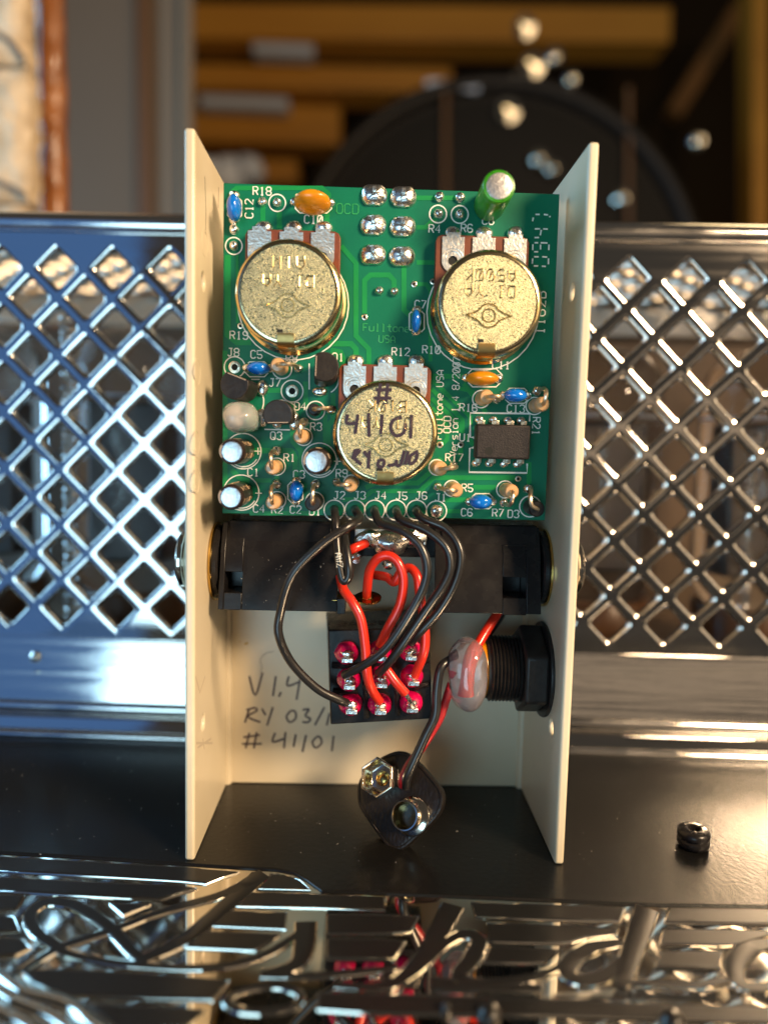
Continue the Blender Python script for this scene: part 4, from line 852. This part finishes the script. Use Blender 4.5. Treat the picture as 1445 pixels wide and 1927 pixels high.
# battery lead: black and red side by side
wire('wire', 'black battery lead hanging from the glue blob to the battery snap', 'wire', [(864, 1236, 120), (845, 1243, 119), (829, 1258, 118), (822, 1299, 117.5), (819, 1345, 117), (801, 1384, 116.5), (780, 1430, 116), (766, 1462, 116), (763, 1480, 117)], .80, 'wblack', 'battery leads')
wire('wire', 'dark red battery lead running beside the black one to the snap', 'wire', [(862, 1262, 120.5), (848, 1290, 120), (830, 1345, 118.5), (812, 1378, 117.8), (790, 1412, 117.4), (769, 1440, 117), (757, 1465, 116.6), (757, 1478, 117.2)], .72, 'wredd', 'battery leads')
wire('wire', 'red wire rising from inside the glue blob behind the right jack', 'wire', [(880, 1300, 119.5), (881, 1268, 118.6), (887, 1236, 118.8), (903, 1206, 120), (932, 1160, 123), (948, 1135, 126)], .85, 'wred', GR)
wire('wire', 'short black wire behind the red one below the right jack', 'wire', [(905, 1210, 124), (938, 1165, 127), (952, 1135, 129)], .7, 'wblack', GB)

# ================================================================== battery snap
ns = V((-.46, -.76, .44)).normalized(); pc = aty(755, 1505, 117.5)
cs = lambda x, y: (580+x/4.516, 1380+y/4.516)
outl = [(410, 540), (418, 430), (470, 330), (600, 210), (720, 155), (800, 150), (855, 175), (960, 270), (1090, 420), (1135, 490), (1145, 570), (1110, 680), (1000, 810), (880, 920), (800, 985), (735, 1000), (670, 970), (590, 870), (500, 740), (430, 630)]
P3 = [atp(*cs(*q), pc, ns) for q in outl]
fb = axis_frame(pc, ns); loc = [((p-pc).dot(fb.u), (p-pc).dot(fb.v)) for p in P3]
loc = [(p.x, p.y) for p in smooth([V((a, b, 0)) for a, b in loc], 3, True)]
low = min(fb(a, b, -1.6).z for a, b in loc)
bs = thing('battery_snap', 'black grained battery snap with hexagonal socket and round stud leaning on the amplifier top', 'battery snap', (pc.x, pc.y-3, 0))
cen = V((sum(p[0] for p in loc)/len(loc), sum(p[1] for p in loc)/len(loc), 0))
vs = []; fs = []; n = len(loc)
for k_, h in ((.985, -1.5), (1., -1.2), (1., -.4), (.985, -.1), (.955, .02), (.93, .0), (.915, -.12), (.88, -.05), (.8, 0)):
    vs += [fb(cen.x+(a-cen.x)*k_, cen.y+(b-cen.y)*k_, h) for a, b in loc]
for j in range(8): fs += [(j*n+i, j*n+(i+1) % n, (j+1)*n+(i+1) % n, (j+1)*n+i) for i in range(n)]
fs += [tuple(range(n))[::-1], tuple(range(8*n, 9*n))]
o = MB().add(vs, fs).build('pad', M['leather'], bs)
nt = M['leather'].node_tree; tc = nt.nodes.new('ShaderNodeTexCoord'); vo = nt.nodes.new('ShaderNodeTexVoronoi'); vo.feature = 'DISTANCE_TO_EDGE'; vo.inputs['Scale'].default_value = 1500
mp = nt.nodes.new('ShaderNodeMapping'); mp.inputs['Scale'].default_value = (1, .6, .45); nt.links.new(tc.outputs['Object'], mp.inputs[0]); nt.links.new(mp.outputs[0], vo.inputs['Vector'])
bu = nt.nodes.new('ShaderNodeBump'); bu.inputs['Strength'].default_value = .45; bu.inputs['Distance'].default_value = .0002; nt.links.new(vo.outputs['Distance'], bu.inputs['Height']); nt.links.new(bu.outputs[0], nt.nodes['Principled BSDF'].inputs['Normal'])
q = atp(*cs(885, 705), pc, ns); fr = axis_frame(q, ns)
MB().lathe(fr, [(3.1, 0), (3.15, .25), (2.9, .45), (2.3, .55), (1.95, .8), (1.9, 1.6), (2.0, 2.4), (2.3, 2.9), (2.42, 3.2), (2.35, 3.4), (2.15, 3.42), (2.02, 3.2), (1.86, 2.2), (1.8, .5), (.05, .4)], 40).build('stud', M['nickel'], bs)
MB().lathe(fr, [(1.84, 2.7), (1.74, 2.2), (1.70, .7), (.05, .62)], 32, caps=False).build('stud_bore', M['bore'], bs)
q = atp(*cs(640, 385), pc, ns); fr = axis_frame(q, ns, (.3, 0, 1))
mb = MB()
H6 = lambda r_, tw=0: [(r_*math.cos(R(60*i+tw)), r_*math.sin(R(60*i+tw))) for i in range(6)]
vs = []
for r_, h in ((3.1, 0), (3.3, 1.0), (3.45, 2.6), (3.35, 2.8), (3.1, 2.8), (2.95, 2.6), (2.75, .8), (2.4, .25)): vs += [fr(a, b, h) for a, b in H6(r_)]
fs = [(j*6+i, j*6+(i+1) % 6, (j+1)*6+(i+1) % 6, (j+1)*6+i) for j in range(7) for i in range(6)]+[tuple(range(6))[::-1], tuple(range(42, 48))]
mb.add(vs, fs).build('hex_socket', M['nickel'], bs, bevel=.08)
MB().lathe(fr, [(1.3, .26), (1.2, .6), (.8, .9), (.05, 1.0)], 24).build('socket_eyelet', M['gold'], bs)

# ================================================================== loose black fitting on the deck
p = atz(1303, 1592); t = thing('rubber_grommet', 'small black ringed grommet lying alone on the amplifier top at right', 'grommet', p)
f = Fr(p, (1, 0, 0), (0, 1, 0))
MB().lathe(f, [(2.1, 0), (2.55, .35), (2.7, .9), (2.65, 1.3), (2.3, 1.55), (2.3, 1.7), (2.65, 1.95), (2.7, 2.5), (2.45, 3.0), (2.0, 3.25), (1.3, 3.3), (1.05, 3.1), (.9, 2.2), (.05, 2.0)], 40).build('body', M['jack'], t)
mb = MB()
for q in (20, 140, 250): mb.blob(Fr(f(1.6*math.cos(R(q)), 1.6*math.sin(R(q)), 3.15), (1, 0, 0), (0, 1, 0)), .5, .35, .25, 10, 6, .3, seed=q)
mb.build('burr', M['jack'], t)

# dust and lint specks on the black enamel and on the jacks
M['dust'] = mat('pale_dust', (.55, .50, .44), .9)
mb = MB(); rd = random.Random(5)
def fleck(p, u_, v_, sz):
    a_ = rd.random()*6.28; l_ = sz*rd.choice((1, 1, 1.6, 3.5)); du = (u_*math.cos(a_)+v_*math.sin(a_))*l_; dv_ = (v_*math.cos(a_)-u_*math.sin(a_))*sz*.6; nn = u_.cross(v_)*sz*.5
    mb.add([p-du, p+dv_, p+du, p-dv_, p+nn], [(0, 1, 4), (1, 2, 4), (2, 3, 4), (3, 0, 4), (0, 3, 2, 1)])
for i in range(260): fleck(V((rd.uniform(-75, 75), rd.uniform(109, 150), .01)), V((1, 0, 0)), V((0, 1, 0)), rd.uniform(.03, .085))
for i in range(50):
    z_ = rd.uniform(40, 48.5); fleck(V((rd.uniform(-25, -8) if i < 30 else rd.uniform(10, 20), 117.7+(z_-39.2)*.2143-.03, z_)), V((1, 0, 0)), V((0, 0, 1)), rd.uniform(.03, .08))
o = mb.build('dust', M['dust']); o['kind'] = 'stuff'
# ================================================================== room behind the amplifier
FX = lambda Y: Fr((0, Y, 0), (1, 0, 0), (0, 0, 1))
# rough cream stone pillar
def rough(mb, fr, a0, a1, b0, b1, h0, h1, st, amp_, seed):
    na, nb = max(2, int((a1-a0)/st)), max(2, int((b1-b0)/st)); vs = []
    for j in range(nb+1):
        for i in range(na+1):
            a = a0+(a1-a0)*i/na; b = b0+(b1-b0)*j/nb; e = 0 < i < na and 0 < j < nb
            d = noise.noise(V((a*.11+seed, b*.11, 1)))*amp_+noise.noise(V((a*.35+seed, b*.35, 4)))*amp_*.5
            ea = noise.noise(V((b*.16+seed, 9, 2)))*amp_*1.3 if i == na else 0
            dr = min(min(i, na-i), min(j, nb-j)); fall = (1.8, .5, 0)[min(dr, 2)]
            vs.append(fr(a+ea, b, h1+d-fall))
    k_ = len(vs); fs = [(j*(na+1)+i, j*(na+1)+i+1, (j+1)*(na+1)+i+1, (j+1)*(na+1)+i) for j in range(nb) for i in range(na)]
    mb.add(vs, fs); rimi = [i for i in range(na+1)]+[(j+1)*(na+1)-1 for j in range(1, nb+1)]+[nb*(na+1)+i for i in range(na-1, -1, -1)]+[j*(na+1) for j in range(nb-1, 0, -1)]
    base = len(mb.v)-k_; rv = [mb.v[base+i].copy() for i in rimi]; bk = [p+fr.n*(h0-h1) for p in rv]; m_ = len(rv)
    mb.add(rv+bk, [(i, (i+1) % m_, m_+(i+1) % m_, m_+i) for i in range(m_)])
    return mb
pil = thing('stone_pillar', 'rough cream painted stone pillar at the upper left behind the amplifier', 'pillar', (-190, 300, 0))
xr = aty(40, 200, 290).x; zt_ = aty(30, 100, 290).z; zb_ = aty(30, 360, 290).z
MB().box(FX(300), xr-150, xr-4, -40, 420, -9, -2).build('mortar', M['joint'], pil)
zj = [(-40, 60), (61.5, zb_-4), (zb_-2.2, zt_-3), (zt_-1.2, zt_+70), (zt_+72, 420)]
for i, (za, zb2) in enumerate(zj):
    rough(MB(), FX(300), xr-150, xr+(.5, -1, .6, -.6, 0)[i], za, zb2, -3, 6, 2.2, 1.3, i*5.3).build('stone', M['stone'], pil, angle=80)
for l in ([(-10, 60), (20, 80), (45, 112)], [(-10, 340), (20, 352), (48, 368)]):          # dark painted streaks
    MB().tube(smooth([aty(a, b, 293.2) for a, b in l], 5), [1.0]*10+[1.2], 8, flat=((0, 1, 0), .5)).build('streak', M['joint'], pil)
x0, x1 = aty(62, 200, 312).x, aty(114, 200, 312).x
mb = MB(); n = 20; vs = []; zz = [-40+i*4.0 for i in range(116)]
for j, z in enumerate(zz):
    for i in range(n):
        q = 2*math.pi*i/n; r_ = (x1-x0)/2*(1+.16*noise.noise(V((math.cos(q), math.sin(q), z*.06)))+.07*noise.noise(V((math.cos(q)*2, math.sin(q)*2, z*.25))))
        vs.append(V(((x0+x1)/2+r_*math.cos(q), 318+r_*math.sin(q), z)))
mb.add(vs, [(j*n+i, j*n+(i+1) % n, (j+1)*n+(i+1) % n, (j+1)*n+i) for j in range(len(zz)-1) for i in range(n)])
tag(mb.build('wooden_post', M['clay'], angle=80), 'knobbly brown glossy wooden post beside the cream stone pillar', 'post')
Yw = 620
def room_box(name, m, xa, xb, Y, z0, z1, d, par=None, bev=0., ref=200):
    a, b = aty(xa, ref, Y).x, aty(xb, ref, Y).x
    return MB().box(FX(Y), a, b, z0, z1, -d, 0).build(name, M[m], par, bevel=bev)
o = room_box('wall', 'wallgrey', -700, 345, Yw, -300, 900, 20); o['kind'] = 'structure'
t = thing('door_casing', 'plain brown and tan upright casing on the grey wall', 'door casing', aty(320, 400, Yw))
room_box('trim_strip', 'trim', 256, 284, Yw-6, -300, 900, 5.9, t, 1.5); room_box('casing_board', 'tan', 300, 352, Yw-3, -300, 900, 2.9, t, 1.)
room_box('corner_post', 'tan', 338, 362, Yw-14, -300, 900, 10, t, 2.)
o = MB().box(FX(1500), -1200, 1500, -700, 1800, -20, 0).build('back_wall', M['dark']); o['kind'] = 'structure'
o = MB().box(Fr((0, 0, -720), (1, 0, 0), (0, 1, 0)), -1500, 1800, -200, 1530, -20, 0).build('floor', M['dark']); o['kind'] = 'structure'
rk = thing('wooden_rack', 'orange pine rack of horizontal boards with an upright and a brace at right', 'rack', aty(900, 400, 1100))
def board(xa, ya, xb, yb, th, Y, d=60, m='wood'):
    a, b = aty(xa, ya, Y), aty(xb, yb, Y); n_ = (b-a).normalized(); f = Fr(a, n_, V((0, 0, 1)) if abs(n_.z) < .8 else V((1, 0, 0))); k_ = th*Y/1346.6/2
    MB().box(f, 0, (b-a).length, -k_, k_, -d, 0).build('board', M[m], rk, bevel=2.)
board(355, 38, 1262, 46, 60, 1120); board(355, 142, 850, 150, 42, 1150); board(355, 228, 640, 236, 66, 1180); board(355, 318, 560, 322, 40, 1200)
board(1432, -40, 1432, 470, 30, 1000, 40); board(1395, 10, 1270, 210, 30, 1190, 30, 'darkwood')
tag(MB().box(FX(1140), aty(375, 188, 1140).x, aty(542, 188, 1140).x, aty(400, 199, 1140).z, aty(400, 178, 1140).z, -30, 0).build('highlight_bar', M['fog'], bevel=2.), 'pale bar in place of a highlight between the pine boards', 'highlight')  # pale slab, its colour stands in for a highlight on the rack
tag(MB().box(FX(1105), aty(475, 88, 1105).x, aty(590, 88, 1105).x, aty(500, 99, 1105).z, aty(500, 79, 1105).z, -30, 0).build('highlight_block', M['fog'], bevel=2.), 'small pale block in place of a highlight under the topmost pine board', 'case')  # second highlight, put into the colour of a pale block
mb = MB()
for i, (x, y, r_) in enumerate(((430, 335, 34), (470, 318, 26), (395, 320, 22))): mb.blob(Fr(aty(x, y, 900), (1, 0, 0), (0, 0, 1)), r_*.66, r_*.66, 20, 16, 10, .3, seed=i)
tag(mb.build('cloth_bundle', M['fog']), 'pale grey crumpled bundle left of the dark drum', 'bundle')
# large black drum with bright hardware
Yd = 820; dc = aty(930, 560, Yd); Rd = abs(aty(930, 160, Yd).z-dc.z)
dr = thing('drum', 'large round black drum with bright metal fittings behind the amplifier', 'drum', (dc.x, Yd, dc.z-Rd))
f = Fr(dc, (1, 0, 0), (0, 0, 1))
MB().lathe(f, [(Rd*.97, -260), (Rd*.97, -20), (Rd*.97, 0)], 96).build('shell', M['shell'], dr)
MB().lathe(f, [(Rd*.93, 3), (Rd*.93, 4), (.1, 4.5)], 96).build('drumhead', M['drumskin'], dr)
MB().tube([f(Rd*math.cos(2*math.pi*i/96), Rd*math.sin(2*math.pi*i/96), 6) for i in range(96)], 9, 12, closed=True).build('hoop', M['shell'], dr)
Lp = V((300, -210, 290)); Lb = V((340, 330, 580))
def glint(px, py, Y, r_, par, src, name='highlight_boss', Rc=60.):     # added boss, aimed halfway so that it mirrors a lamp as a highlight
    r_ = min(r_, Rc*.9); c = aty(px, py, Y); n_ = ((CPOS-c).normalized()+(src-c).normalized()).normalized(); fr_ = axis_frame(c, n_); prof = [(r_*1.02, -6), (r_*1.02, -r_*r_/(2*Rc))]
    for i in range(1, 8): q = r_*(1-i/7.); prof.append((max(q, .02), -q*q/(2*Rc)))
    MB().lathe(fr_, prof, 24).build(name, M['bright'], par)
for x, y, r_, s_, rc in ((988, 50, 11, Lb, 75), (1003, 122, 12, Lb, 90), (975, 148, 7, Lb, 22), (957, 207, 12, Lb, 60), (1312, 265, 7, Lp, 11), (1015, 300, 12, Lp, 7), (1045, 104, 8, Lb, 8), (1075, 150, 7, Lp, 9), (1172, 373, 9, Lp, 8), (1040, 318, 8, Lp, 6)):
    glint(x, y, Yd-14, r_, dr, s_, Rc=rc*(1. if rc > 30 else 1.5))
for x in (838, 1182):
    a, b = aty(x, 165 if x in (838, 1182) else 280, Yd-10), aty(x, 460, Yd-10); MB().tube([a, b], 3.2, 10).build('tension_rod', M['trim'], dr)
MB().box(FX(Yd-12), aty(800, 150, Yd).x, aty(900, 150, Yd).x, aty(840, 178, Yd).z, aty(840, 160, Yd).z, -8, 0).build('mount_plate', M['fog'], dr, bevel=1.)
print('objects', len(bpy.data.objects), 'snap low', low)
